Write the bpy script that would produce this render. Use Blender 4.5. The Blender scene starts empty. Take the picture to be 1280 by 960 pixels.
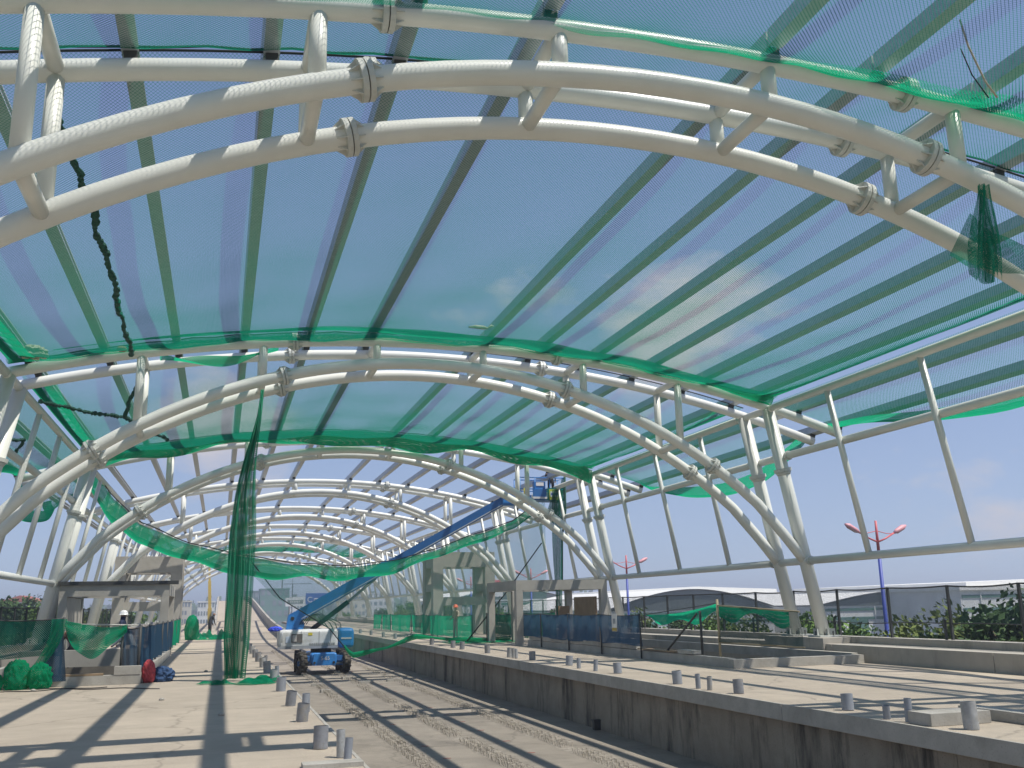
import bpy, bmesh, math, random
from mathutils import Vector, Matrix, noise
R = math.radians
rnd = random.Random(7)
S = bpy.context.scene
COL = S.collection

# ------------------------------------------------------------------ camera
EYE = 1.65
PITCH, YAW, ROLL = R(13.134), R(16.884), R(1.105)
cd = bpy.data.cameras.new('camera'); cam = bpy.data.objects.new('camera', cd); COL.objects.link(cam)
cd.sensor_width = 36; cd.lens = 1188.5/1280*36; cd.clip_start = .1; cd.clip_end = 6000
f0 = Vector((math.sin(YAW)*math.cos(PITCH), math.cos(YAW)*math.cos(PITCH), math.sin(PITCH)))
r0 = Vector((math.cos(YAW), -math.sin(YAW), 0)); u0 = r0.cross(f0)
xa = r0*math.cos(ROLL) - u0*math.sin(ROLL); ya = r0*math.sin(ROLL) + u0*math.cos(ROLL)
m = Matrix((xa, ya, -f0)).transposed().to_4x4(); m.translation = (0, 0, EYE)
cam.matrix_world = m
S.camera = cam

# ------------------------------------------------------------------ sky, sun, exposure
SUN = Vector((.40, -.32, 1)).normalized()
w = bpy.data.worlds.new('World'); S.world = w; w.use_nodes = True
nt = w.node_tree; nt.nodes.clear()
def N(t, **k):
    n = nt.nodes.new(t)
    for a, b in k.items(): setattr(n, a, b)
    return n
L = nt.links.new
sky = N('ShaderNodeTexSky', sky_type='NISHITA', sun_disc=False)
sky.sun_elevation = math.asin(SUN.z); sky.sun_rotation = math.atan2(SUN.x, SUN.y)
sky.air_density = 1.0; sky.dust_density = .3; sky.ozone_density = 3.5; sky.altitude = 20
tc = N('ShaderNodeTexCoord')
lift_ = N('ShaderNodeVectorMath', operation='MULTIPLY_ADD'); L(tc.outputs['Generated'], lift_.inputs[0]); lift_.inputs[1].default_value = (1, 1, .62); lift_.inputs[2].default_value = (0, 0, .075)
L(lift_.outputs[0], sky.inputs['Vector'])
noi = N('ShaderNodeTexNoise'); noi.inputs['Scale'].default_value = 7; noi.inputs['Detail'].default_value = 9; noi.inputs['Roughness'].default_value = .58
mp = N('ShaderNodeMapping'); mp.inputs['Scale'].default_value = (1, 1, 1.9); mp.inputs['Location'].default_value = (3.1, .7, 1.3)
L(tc.outputs['Generated'], mp.inputs['Vector']); L(mp.outputs[0], noi.inputs['Vector'])
def math_(op, a, b=None, clamp=False):
    n = N('ShaderNodeMath', operation=op, use_clamp=clamp)
    for i, x in enumerate((a, b)):
        if x is None: continue
        if isinstance(x, (int, float)): n.inputs[i].default_value = x
        else: L(x, n.inputs[i])
    return n.outputs[0]
bias = None                       # cumulus clumps: noise raised around the directions where clouds stand
for d, sharp, amp in [((.445, .851, .275), 420, .30), ((.50, .81, .295), 520, .24), ((.40, .874, .245), 600, .22), ((-.03, .98, .185), 500, .30), ((.02, .983, .17), 700, .22),
                      ((.284, .898, .335), 900, .13), ((.63, .774, .085), 420, .20), ((.69, .72, .08), 500, .20),
                      ((-.55, .8, .25), 120, .25), ((.93, .3, .2), 120, .25), ((-.6, -.7, .3), 80, .25), ((.5, -.8, .25), 80, .25), ((-.2, -.95, .2), 120, .25), ((-.95, .1, .25), 120, .25)]:
    dv = N('ShaderNodeVectorMath', operation='DOT_PRODUCT'); L(tc.outputs['Generated'], dv.inputs[0]); dv.inputs[1].default_value = Vector(d).normalized()
    g = math_('MULTIPLY', math_('POWER', 2.718, math_('MULTIPLY', math_('SUBTRACT', dv.outputs['Value'], 1), sharp)), amp)
    bias = g if bias is None else math_('ADD', bias, g)
mask = math_('SUBTRACT', math_('ADD', noi.outputs[0], bias), .66)
mask = math_('MULTIPLY', mask, 4.6, True)
mask = math_('MULTIPLY', mask, .8)
hs = N('ShaderNodeHueSaturation'); hs.inputs['Saturation'].default_value = .9
L(sky.outputs[0], hs.inputs['Color'])
tint = N('ShaderNodeMix', data_type='RGBA', blend_type='MULTIPLY'); tint.inputs[0].default_value = 1
L(hs.outputs[0], tint.inputs[6]); tint.inputs[7].default_value = (1.03, .965, 1.06, 1)
mix = N('ShaderNodeMix', data_type='RGBA'); L(mask, mix.inputs[0]); L(tint.outputs[2], mix.inputs[6]); mix.inputs[7].default_value = (5.9, 5.5, 5.7, 1)
bg = N('ShaderNodeBackground'); bg.inputs[1].default_value = .107; L(mix.outputs[2], bg.inputs[0])
L(bg.outputs[0], N('ShaderNodeOutputWorld').inputs[0])

sd = bpy.data.lights.new('sun', 'SUN'); sd.energy = 5.0; sd.angle = R(.53); sd.color = (1, .955, .87)
sun = bpy.data.objects.new('sun', sd); COL.objects.link(sun); sun.rotation_euler = SUN.to_track_quat('Z', 'Y').to_euler(); sun.location = (20, -10, 60)
S.view_settings.view_transform = 'Standard'; S.view_settings.look = 'None'; S.view_settings.exposure = 0.10; S.view_settings.gamma = 1
S.view_settings.use_curve_mapping = False
S.cycles.transparent_max_bounces = 24; S.cycles.max_bounces = 8

# ------------------------------------------------------------------ materials
MATS = {}
def mat(name, color, rough=.6, var=.12, scale=4.0, metal=0.0, bump=0.0, streak=0.0, spec=.5, dirt=None, dscale=.6, bscale=40, crack=0):
    if name in MATS: return MATS[name]
    ma = bpy.data.materials.new(name); ma.use_nodes = True; t = ma.node_tree; b = t.nodes['Principled BSDF']
    def nn(k, **kw):
        n = t.nodes.new(k)
        for a, x in kw.items(): setattr(n, a, x)
        return n
    ge = nn('ShaderNodeNewGeometry')
    no = nn('ShaderNodeTexNoise'); no.inputs['Scale'].default_value = scale; no.inputs['Detail'].default_value = 6; no.inputs['Roughness'].default_value = .6
    t.links.new(ge.outputs['Position'], no.inputs['Vector'])
    rp = nn('ShaderNodeValToRGB'); e = rp.color_ramp.elements
    e[0].position = .3; e[1].position = .72
    e[0].color = (*[c*(1-var) for c in color], 1); e[1].color = (*[min(1, c*(1+var)) for c in color], 1)
    t.links.new(no.outputs[0], rp.inputs[0]); out = rp.outputs[0]
    def over(fac, col):
        nonlocal out
        mx = nn('ShaderNodeMix', data_type='RGBA'); t.links.new(fac, mx.inputs[0]); t.links.new(out, mx.inputs[6]); mx.inputs[7].default_value = (*col, 1); out = mx.outputs[2]
    def ramp(src, a, b_, top):
        r_ = nn('ShaderNodeMapRange', clamp=True); t.links.new(src, r_.inputs[0]); r_.inputs[1].default_value = a; r_.inputs[2].default_value = b_; r_.inputs[3].default_value = 0; r_.inputs[4].default_value = top
        return r_.outputs[0]
    if dirt:
        n2 = nn('ShaderNodeTexNoise'); n2.inputs['Scale'].default_value = dscale; n2.inputs['Detail'].default_value = 8; n2.inputs['Roughness'].default_value = .65; n2.inputs['Distortion'].default_value = .6
        t.links.new(ge.outputs['Position'], n2.inputs['Vector']); over(ramp(n2.outputs[0], .46, .68, .75), dirt)
        n4 = nn('ShaderNodeTexNoise'); n4.inputs['Scale'].default_value = 38; n4.inputs['Detail'].default_value = 3; t.links.new(ge.outputs['Position'], n4.inputs['Vector'])
        over(ramp(n4.outputs[0], .58, .75, .45), [c*.55 for c in dirt])
    if streak:
        mp_ = nn('ShaderNodeMapping'); mp_.inputs['Scale'].default_value = (.9, .9, .16); t.links.new(ge.outputs['Position'], mp_.inputs[0])
        n3 = nn('ShaderNodeTexNoise'); n3.inputs['Scale'].default_value = 1.2; n3.inputs['Detail'].default_value = 7; n3.inputs['Roughness'].default_value = .7
        t.links.new(mp_.outputs[0], n3.inputs['Vector']); over(ramp(n3.outputs[0], .52, .66, streak), (.03, .028, .024))
    if crack:
        vo = nn('ShaderNodeTexVoronoi', feature='DISTANCE_TO_EDGE'); vo.inputs['Scale'].default_value = crack
        wn = nn('ShaderNodeTexNoise'); wn.inputs['Scale'].default_value = 1.3; wn.inputs['Detail'].default_value = 5; t.links.new(ge.outputs['Position'], wn.inputs['Vector'])
        vm = nn('ShaderNodeVectorMath', operation='MULTIPLY_ADD'); t.links.new(wn.outputs['Color'], vm.inputs[0]); vm.inputs[1].default_value = (.9, .9, .9); t.links.new(ge.outputs['Position'], vm.inputs[2]); t.links.new(vm.outputs[0], vo.inputs['Vector'])
        iv = nn('ShaderNodeMapRange', clamp=True); t.links.new(vo.outputs['Distance'], iv.inputs[0]); iv.inputs[1].default_value = 0; iv.inputs[2].default_value = .006*crack*8; iv.inputs[3].default_value = .55; iv.inputs[4].default_value = 0
        over(iv.outputs[0], [c*.45 for c in color])
        n6 = nn('ShaderNodeTexNoise'); n6.inputs['Scale'].default_value = .22; n6.inputs['Detail'].default_value = 9; n6.inputs['Roughness'].default_value = .7; t.links.new(ge.outputs['Position'], n6.inputs['Vector'])
        over(ramp(n6.outputs[0], .54, .66, .55), [min(1, c*1.25) for c in color])
        mq = nn('ShaderNodeMapping'); mq.inputs['Scale'].default_value = (.5, 6, 1); t.links.new(ge.outputs['Position'], mq.inputs[0])
        n7 = nn('ShaderNodeTexNoise'); n7.inputs['Scale'].default_value = 1.1; n7.inputs['Detail'].default_value = 4; t.links.new(mq.outputs[0], n7.inputs['Vector'])
        over(ramp(n7.outputs[0], .52, .75, .4), [c*.72 for c in color])
    t.links.new(out, b.inputs['Base Color'])
    b.inputs['Roughness'].default_value = rough; b.inputs['Metallic'].default_value = metal; b.inputs['Specular IOR Level'].default_value = spec
    if bump:
        n5 = nn('ShaderNodeTexNoise'); n5.inputs['Scale'].default_value = bscale; n5.inputs['Detail'].default_value = 5; t.links.new(ge.outputs['Position'], n5.inputs['Vector'])
        bp = nn('ShaderNodeBump'); bp.inputs['Strength'].default_value = bump; bp.inputs['Distance'].default_value = .02; t.links.new(n5.outputs[0], bp.inputs['Height']); t.links.new(bp.outputs[0], b.inputs['Normal'])
    MATS[name] = ma
    return ma

def netmat(name, color, cover=.33, period=.04, trans=.6, graze=1.0, solid=0.0, gpow=3.2):
    """knotted safety net: woven threads with open cells; more thread overlaps the line of sight at grazing angles"""
    ma = bpy.data.materials.new(name); ma.use_nodes = True; t = ma.node_tree; t.nodes.clear()
    def nn(k, **kw):
        n = t.nodes.new(k)
        for a, x in kw.items(): setattr(n, a, x)
        return n
    def mt(op, a, b=None, clamp=False):
        n = nn('ShaderNodeMath', operation=op, use_clamp=clamp)
        for i, x in enumerate((a, b)):
            if x is None: continue
            if isinstance(x, (int, float)): n.inputs[i].default_value = x
            else: t.links.new(x, n.inputs[i])
        return n.outputs[0]
    uv = nn('ShaderNodeUVMap'); sp = nn('ShaderNodeSeparateXYZ'); t.links.new(uv.outputs[0], sp.inputs[0])
    def line(ax):
        f = mt('FRACT', mt('DIVIDE', ax, period))
        return mt('MULTIPLY', mt('ABSOLUTE', mt('SUBTRACT', f, .5)), 2)      # 1 on the thread, 0 mid cell
    a = mt('MAXIMUM', line(mt('ADD', sp.outputs[0], sp.outputs[1])), line(mt('SUBTRACT', sp.outputs[0], sp.outputs[1])))
    lw = nn('ShaderNodeLayerWeight'); lw.inputs[0].default_value = .5
    fc = mt('POWER', lw.outputs['Facing'], gpow)
    no = nn('ShaderNodeTexNoise'); no.inputs['Scale'].default_value = .9; no.inputs['Detail'].default_value = 4; t.links.new(uv.outputs[0], no.inputs['Vector'])
    cov = mt('ADD', mt('MULTIPLY', mt('ADD', mt('MULTIPLY', no.outputs[0], .5), .75), cover), mt('MULTIPLY', fc, graze))
    thr = mt('SUBTRACT', 1, mt('MULTIPLY', cov, .55))
    mask = mt('ADD', mt('GREATER_THAN', a, thr), solid, True)
    df = nn('ShaderNodeBsdfDiffuse'); df.inputs[0].default_value = (*[c*.6 for c in color], 1)
    tr = nn('ShaderNodeBsdfTranslucent'); tr.inputs[0].default_value = (*color, 1)
    m1 = nn('ShaderNodeMixShader'); m1.inputs[0].default_value = trans; t.links.new(df.outputs[0], m1.inputs[1]); t.links.new(tr.outputs[0], m1.inputs[2])
    tp = nn('ShaderNodeBsdfTransparent'); m2 = nn('ShaderNodeMixShader')
    t.links.new(mask, m2.inputs[0]); t.links.new(tp.outputs[0], m2.inputs[1]); t.links.new(m1.outputs[0], m2.inputs[2])
    o = nn('ShaderNodeOutputMaterial'); t.links.new(m2.outputs[0], o.inputs[0])
    MATS[name] = ma
    return ma

GREEN = (.015, .52, .27)
netmat('net_roof', (.006, .22, .13), cover=.19, period=.055, graze=1.5, gpow=5.0, trans=.55)
netmat('net_curtain', (.02, .36, .22), cover=.34, period=.06, graze=.6)
netmat('net_dense', (.012, .50, .25), cover=1.1, period=.05, graze=1.2)
netmat('net_bunch', (.012, .40, .21), cover=.82, period=.05, graze=1.0, trans=.5)
netmat('net_dark_green', (.012, .20, .13), cover=.98, period=.05, graze=.8)
netmat('net_fence', (.02, .045, .045), cover=.30, period=.04, graze=.3)
netmat('net_blue', (.07, .15, .24), cover=1.15, period=.04, graze=.5, trans=.4)
netmat('net_fine', (.012, .26, .16), cover=.8, period=.022, graze=.8)
netmat('net_hem', (.010, .44, .22), cover=.62, period=.05, graze=1.0)
netmat('net_hem_thin', (.010, .40, .20), cover=.26, period=.05, graze=1.0)
netmat('net_side', (.02, .07, .06), cover=.55, period=.045, graze=.4)
netmat('net_bright', (.012, .50, .25), cover=.75, period=.05, graze=.8)
WHITE = mat('white_paint', (.74, .745, .69), .32, .06, 1.2, spec=.5)
WHITE2 = mat('white_paint_plate', (.55, .56, .52), .45, .08, 8)
STEEL = mat('galvanised', (.42, .44, .46), .45, .12, 9, metal=.25)
BOLT = mat('dark_bolt', (.08, .08, .075), .5, .2, 10)
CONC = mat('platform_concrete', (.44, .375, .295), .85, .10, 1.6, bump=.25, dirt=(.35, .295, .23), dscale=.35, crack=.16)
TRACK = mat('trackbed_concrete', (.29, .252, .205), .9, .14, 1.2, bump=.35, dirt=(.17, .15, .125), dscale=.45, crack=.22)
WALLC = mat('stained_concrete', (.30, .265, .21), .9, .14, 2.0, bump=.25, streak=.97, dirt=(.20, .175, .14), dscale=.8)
LIP = mat('lip_concrete', (.42, .40, .355), .85, .12, 3, bump=.2, dirt=(.30, .28, .24), dscale=1.2)
PCON = mat('frame_concrete', (.40, .38, .335), .85, .10, 2.5, bump=.2, dirt=(.31, .29, .25), dscale=.9)
PARA = mat('parapet_concrete', (.40, .37, .32), .85, .12, 2, bump=.2, streak=.35)
PVC = mat('grey_pipe', (.28, .30, .33), .5, .1, 6)
PVCS = [PVC, mat('grey_pipe_pale', (.36, .37, .37), .55, .2, 9, dirt=(.30, .28, .24), dscale=4), mat('grey_pipe_worn', (.24, .25, .27), .6, .2, 9, dirt=(.30, .27, .22), dscale=5)]
REBAR = mat('rusty_rebar', (.42, .375, .31), .8, .3, 30)
RED = mat('red_marking', (.30, .06, .045), .8, .3, 20)
DARKST = mat('dark_steel', (.05, .052, .05), .6, .2, 10)
WOOD = mat('plywood', (.30, .21, .125), .8, .2, 3)
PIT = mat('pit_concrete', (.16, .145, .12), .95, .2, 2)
ROPE = mat('pale_rope', (.45, .42, .33), .9, .1, 40)
BROPE = mat('black_rope', (.012, .02, .018), .9, .1, 40)

# ------------------------------------------------------------------ mesh helpers
class MB:
    def __init__(s): s.v = []; s.f = []; s.uv = []; s.sm = []
    def face(s, idx, uv=None, smooth=False): s.f.append(tuple(idx)); s.uv.append(uv); s.sm.append(smooth)
    def box(s, c, d, mx=None):
        b = len(s.v); x, y, z = [q/2 for q in d]
        for sz in (-1, 1):
            for sx, sy in ((-1, -1), (1, -1), (1, 1), (-1, 1)):
                p = Vector((sx*x, sy*y, sz*z))
                if mx: p = mx @ p
                s.v.append(p + Vector(c))
        for q in ((3, 2, 1, 0), (4, 5, 6, 7), (0, 1, 5, 4), (1, 2, 6, 5), (2, 3, 7, 6), (3, 0, 4, 7)): s.face([b+i for i in q])
        return s
    def span(s, a, b, **k):
        a = Vector(a); b = Vector(b); return s.box((a+b)/2, (abs(b.x-a.x), abs(b.y-a.y), abs(b.z-a.z)), **k)
    def beam(s, p0, p1, wd, ht, up=(0, 0, 1)):
        p0 = Vector(p0); p1 = Vector(p1); t = (p1-p0); l = t.length; t.normalize(); sd_ = t.cross(Vector(up)).normalized(); u = sd_.cross(t)
        mx = Matrix((t, sd_, u)).transposed(); return s.box((p0+p1)/2, (l, wd, ht), mx)
    def tube(s, pts, r, n=12, caps=True, closed=False, smooth=True):
        pts = [Vector(p) for p in pts]; k = len(pts); rr = r if isinstance(r, (list, tuple)) else [r]*k
        T = []
        for i in range(k):
            if closed: d = pts[(i+1) % k]-pts[i-1]
            else: d = pts[min(i+1, k-1)]-pts[max(i-1, 0)]
            T.append(d.normalized() if d.length > 1e-9 else Vector((0, 0, 1)))
        ref = Vector((0, 0, 1)) if abs(T[0].z) < .9 else Vector((0, 1, 0))
        nrm = T[0].cross(ref).normalized(); b0 = len(s.v)
        for i in range(k):
            nrm = (nrm - T[i]*nrm.dot(T[i])).normalized(); bi = T[i].cross(nrm)
            for j in range(n):
                a = 2*math.pi*j/n; s.v.append(pts[i] + (nrm*math.cos(a)+bi*math.sin(a))*rr[i])
        for i in range(k if closed else k-1):
            for j in range(n):
                q = (i+1) % k
                s.face([b0+i*n+j, b0+i*n+(j+1) % n, b0+q*n+(j+1) % n, b0+q*n+j], smooth=smooth)
        if caps and not closed:
            s.face([b0+j for j in range(n)][::-1]); s.face([b0+(k-1)*n+j for j in range(n)])
        return s
    def prism(s, prof, y0, y1, f=lambda x, z, y: (x, y, z)):
        b = len(s.v); n = len(prof)
        for y in (y0, y1):
            for x, z in prof: s.v.append(Vector(f(x, z, y)))
        for i in range(n): s.face([b+i, b+(i+1) % n, b+n+(i+1) % n, b+n+i])
        s.face(list(range(b, b+n))[::-1]); s.face(list(range(b+n, b+2*n))); return s
    def sheet(s, nu, nv, fn, smooth=True):
        b = len(s.v); P_ = [[Vector(fn(i/nu, j/nv)) for j in range(nv+1)] for i in range(nu+1)]
        U = [[0]*(nv+1) for _ in range(nu+1)]; V = [[0]*(nv+1) for _ in range(nu+1)]
        for i in range(nu+1):
            for j in range(nv+1):
                if i: U[i][j] = U[i-1][j]+(P_[i][j]-P_[i-1][j]).length
                if j: V[i][j] = V[i][j-1]+(P_[i][j]-P_[i][j-1]).length
                s.v.append(P_[i][j])
        ix = lambda i, j: b+i*(nv+1)+j
        um = nu//2; vm = nv//2
        for i in range(nu):
            for j in range(nv):
                c = [(i, j), (i+1, j), (i+1, j+1), (i, j+1)]
                s.face([ix(*q) for q in c], [(U[q[0]][vm], V[um][q[1]]) for q in c], smooth)
        return s
    def mesh(s, name):
        me = bpy.data.meshes.new(name); me.from_pydata(s.v, [], s.f)
        if any(u is not None for u in s.uv):
            l = me.uv_layers.new(name='UVMap').data; k = 0
            for f_, u in zip(s.f, s.uv):
                for q in range(len(f_)):
                    if u: l[k].uv = u[q]
                    k += 1
        me.polygons.foreach_set('use_smooth', s.sm); me.update(); return me
    def build(s, name, ma, parent=None, label=None, cat=None, group=None, kind=None, loc=None):
        o = bpy.data.objects.new(name, s.mesh(name)); COL.objects.link(o)
        for q in (ma if isinstance(ma, (list, tuple)) else [ma]): o.data.materials.append(q)
        if parent: o.parent = parent
        if loc: o.location = loc
        return tag(o, label, cat, group, kind)
def tag(o, label=None, cat=None, group=None, kind=None):
    for k, x in (('label', label), ('category', cat), ('group', group), ('kind', kind)):
        if x: o[k] = x
    return o
def empty(name, loc=(0, 0, 0), label=None, cat=None, group=None, rz=0):
    o = bpy.data.objects.new(name, None); COL.objects.link(o); o.location = loc; o.rotation_euler.z = rz; o.empty_display_size = .2
    return tag(o, label, cat, group)
def kids(o): return [c for c in bpy.data.objects if c.parent == o]
def copy_tree(o, parent=None):
    c = o.copy(); COL.objects.link(c); c.parent = parent
    for ch in kids(o): copy_tree(ch, c)
    return c
def relabel(o, label): o['label'] = label; return o
ORD = 'first second third fourth fifth sixth seventh eighth ninth tenth eleventh twelfth thirteenth fourteenth fifteenth sixteenth seventeenth eighteenth nineteenth twentieth'.split()
def smoothstep(a, b, x):
    t = max(0, min(1, (x-a)/(b-a))); return t*t*(3-2*t)

# ------------------------------------------------------------------ dimensions of the station
XC = 5.28                      # axis between the platforms
BAY, GAP, YA2 = 15.0, 1.44, 25.10
def zu(t): return 8.80-(41-math.sqrt(41*41-t*t))
def zl(t): return 8.22-(15-math.sqrt(15*15-t*t))
NOD = (11.36, 2.79); UPN = (10.91, 5.91); EAV = (10.51, 7.36); BASE = (11.80, .60)
def colx(z): return BASE[0]+(EAV[0]-BASE[0])*(z-BASE[1])/(EAV[1]-BASE[1])
FR = range(0, 11)              # frames: 0 stands behind the camera, 10 at the far end
def fy(k): return YA2+(k-2)*BAY

# ------------------------------------------------------------------ ground, decks
g = MB(); g.sheet(8, 8, lambda a, b: (-3000+6000*a, -1500+5500*b, -7.0), False)
GROUND = mat('ground_green', (.13, .13, .075), .95, .4, .02, dirt=(.20, .17, .12), dscale=.01)
g.build('ground', GROUND, kind='structure')
MB().span((30, -300, -6.99), (39, 900, -6.95)).build('road', mat('asphalt', (.06, .06, .06), .9, .2, 1), kind='structure')
YB, YE = -30, 150
def deck(name, x0, x1, edge, pit):
    px0, px1, py0, py1 = pit
    b = MB()
    for a in ((x0, YB, x1, py0), (x0, py0, px0, py1), (px1, py0, x1, py1), (x0, py1, x1, 92)):
        b.span((a[0], a[1], -.26), (a[2], a[3], 0))
    return b
PL, PR = 1.58, 8.89
LP_ = (-5.6, -1.95, 25.6, 40.0); RP_ = (12.7, 16.15, 22.6, 39.6)
d = deck('left', -8.3, PL, PL, LP_); d.span((-8.3, 92, -.26), (-.4, YE, 0))
d.build('left_platform', CONC, kind='structure')
d = deck('right', PR, 18.3, PR, RP_); d.span((PR, 92, -.26), (18.3, YE, 0))
d.build('right_platform', CONC, kind='structure')
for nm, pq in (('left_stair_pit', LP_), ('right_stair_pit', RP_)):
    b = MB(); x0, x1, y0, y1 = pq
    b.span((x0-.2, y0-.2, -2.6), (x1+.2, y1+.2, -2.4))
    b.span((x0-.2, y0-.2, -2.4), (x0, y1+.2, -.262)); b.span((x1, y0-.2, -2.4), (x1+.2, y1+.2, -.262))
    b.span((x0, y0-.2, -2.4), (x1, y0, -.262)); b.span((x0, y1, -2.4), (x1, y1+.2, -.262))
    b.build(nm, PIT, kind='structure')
MB().span((.9, YB, -1.75), (9.6, 96, -1.35)).build('trackbed', TRACK, kind='structure')
# walls of the pit below the platform lips, cast in lengths with open joints
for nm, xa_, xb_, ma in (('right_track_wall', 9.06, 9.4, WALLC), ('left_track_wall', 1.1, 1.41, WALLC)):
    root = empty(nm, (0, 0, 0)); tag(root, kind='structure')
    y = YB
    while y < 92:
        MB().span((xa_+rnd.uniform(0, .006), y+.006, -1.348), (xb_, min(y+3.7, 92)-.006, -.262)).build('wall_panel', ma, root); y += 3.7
# lips of the platform edges
for nm, xa_, xb_ in (('right_platform_lip', PR-.02, PR+.02), ('left_platform_lip', PL-.02, PL+.02)):
    root = empty(nm); tag(root, kind='structure'); y = YB
    while y < 92:
        MB().span((xa_-rnd.uniform(0, .008), y+.008, -.25), (xb_, min(y+7.4, 92)-.008, .006)).build('edge_block', LIP, root); y += 7.4
# viaduct ramp beyond the station
def zr(y): return -1.35+5.6*smoothstep(88, 260, y)+.0
b = MB()
b.sheet(4, 30, lambda a, c: (-.5+7.2*a, 96.02+190*c, zr(96+190*c)))
b.build('viaduct_deck', CONC, kind='structure')
for nm, x_ in (('left parapet of the ramp leading out of the station', -.65), ('right parapet of the ramp leading out of the station', 6.2)):
    b = MB()
    b.sheet(12, 30, lambda a, c: (x_+[0, 0, 0, 0, .3, .3, .3, .3, .3, .3, .3, .3, 0][int(round(a*12))], 96.02+190*c, zr(96+190*c)+[0, .4, .8, 1.05, 1.05, .8, .4, 0, -.6, -.6, -.6, -.6, -.6][int(round(a*12))]), False)
    b.build('ramp_parapet', PARA, label=nm, cat='parapet', group='ramp parapets')

# ------------------------------------------------------------------ outer kerbs, parapets, fences
for side, sx in (('right', 1), ('left', -1)):
    X = lambda t: XC+sx*t
    root = empty('parapet_wall', (0, 0, 0), f'low stepped concrete parapet along the {side} platform under the columns', 'parapet', 'platform parapets')
    y = YB
    while y < 140:
        b = MB(); b.span((X(11.25), y+.01, 0), (X(12.1), y+5.99, .43)); b.build('kerb_block', PARA, root)
        b = MB(); b.span((X(12.1), y+.01, 0), (X(12.55), y+5.99, .61)); b.build('wall_block', PARA, root)
        y += 6
    fr = empty('mesh_fence', (X(12.4), 0, 0), f'dark shade net fence on posts along the {side} parapet', 'fence', 'parapet fences')
    k = 0
    ys = [6.6+2.32*i for i in range(0, 36)]
    for i, y in enumerate(ys):
        b = MB(); b.box((0, y, 1.28), (.06, .06, 1.36)); b.build('post', DARKST, fr)
        if i % 2 == 0:
            b = MB(); b.box((sx*-.09, y+.12, .86), (.05, .05, .5)); b.build('stay', DARKST, fr)
        if i+1 < len(ys):
            y2 = ys[i+1]; sg = rnd.uniform(.0, .05); s2 = rnd.uniform(-.03, .05)
            b = MB(); b.sheet(10, 4, lambda a, c: (.02*math.sin(9*a+i), y+(y2-y)*a, (1.0+s2*math.sin(math.pi*a))+(.93-sg*math.sin(math.pi*a)-s2*math.sin(math.pi*a))*c)); b.build('net_panel', MATS['net_fence'], fr)
            b = MB(); b.tube([(0, y+(y2-y)*q/6, 1.94-sg*math.sin(math.pi*q/6)) for q in range(7)], .022, 6); b.build('top_rail', DARKST, fr)
            b = MB(); b.tube([(0, y+(y2-y)*q/6, 1.0+s2*math.sin(math.pi*q/6)) for q in range(7)], .014, 5); b.build('bottom_cord', DARKST, fr)

# ------------------------------------------------------------------ arch trusses
RL, RU, RS, RC, RG = .155, .14, .105, .19, .11
def flange_mb(p, tan, r):
    tan = Vector(tan).normalized(); p = Vector(p); b = MB()
    b.tube([p-tan*.075, p-tan*.008], r+.10, 20, smooth=False); b.tube([p+tan*.008, p+tan*.075], r+.10, 20, smooth=False)
    ref = Vector((0, 1, 0)) if abs(tan.y) < .9 else Vector((1, 0, 0)); n1 = tan.cross(ref).normalized(); n2 = tan.cross(n1)
    for q in range(8):
        a = 2*math.pi*(q+.5)/8; dr = n1*math.cos(a)+n2*math.sin(a); tg = tan.cross(dr)*.009
        for sg in (-1, 1):
            k = len(b.v)
            tri = [p+tan*sg*.075+dr*(r-.01), p+tan*sg*.21+dr*(r-.01), p+tan*sg*.075+dr*(r+.085)]
            for e in (tg, -tg):
                for q_ in tri: b.v.append(q_+e)
            b.face([k, k+1, k+2]); b.face([k+3, k+5, k+4])
            for i, j in ((0, 1), (1, 2), (2, 0)): b.face([k+i, k+j, k+3+j, k+3+i])
    return b
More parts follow.
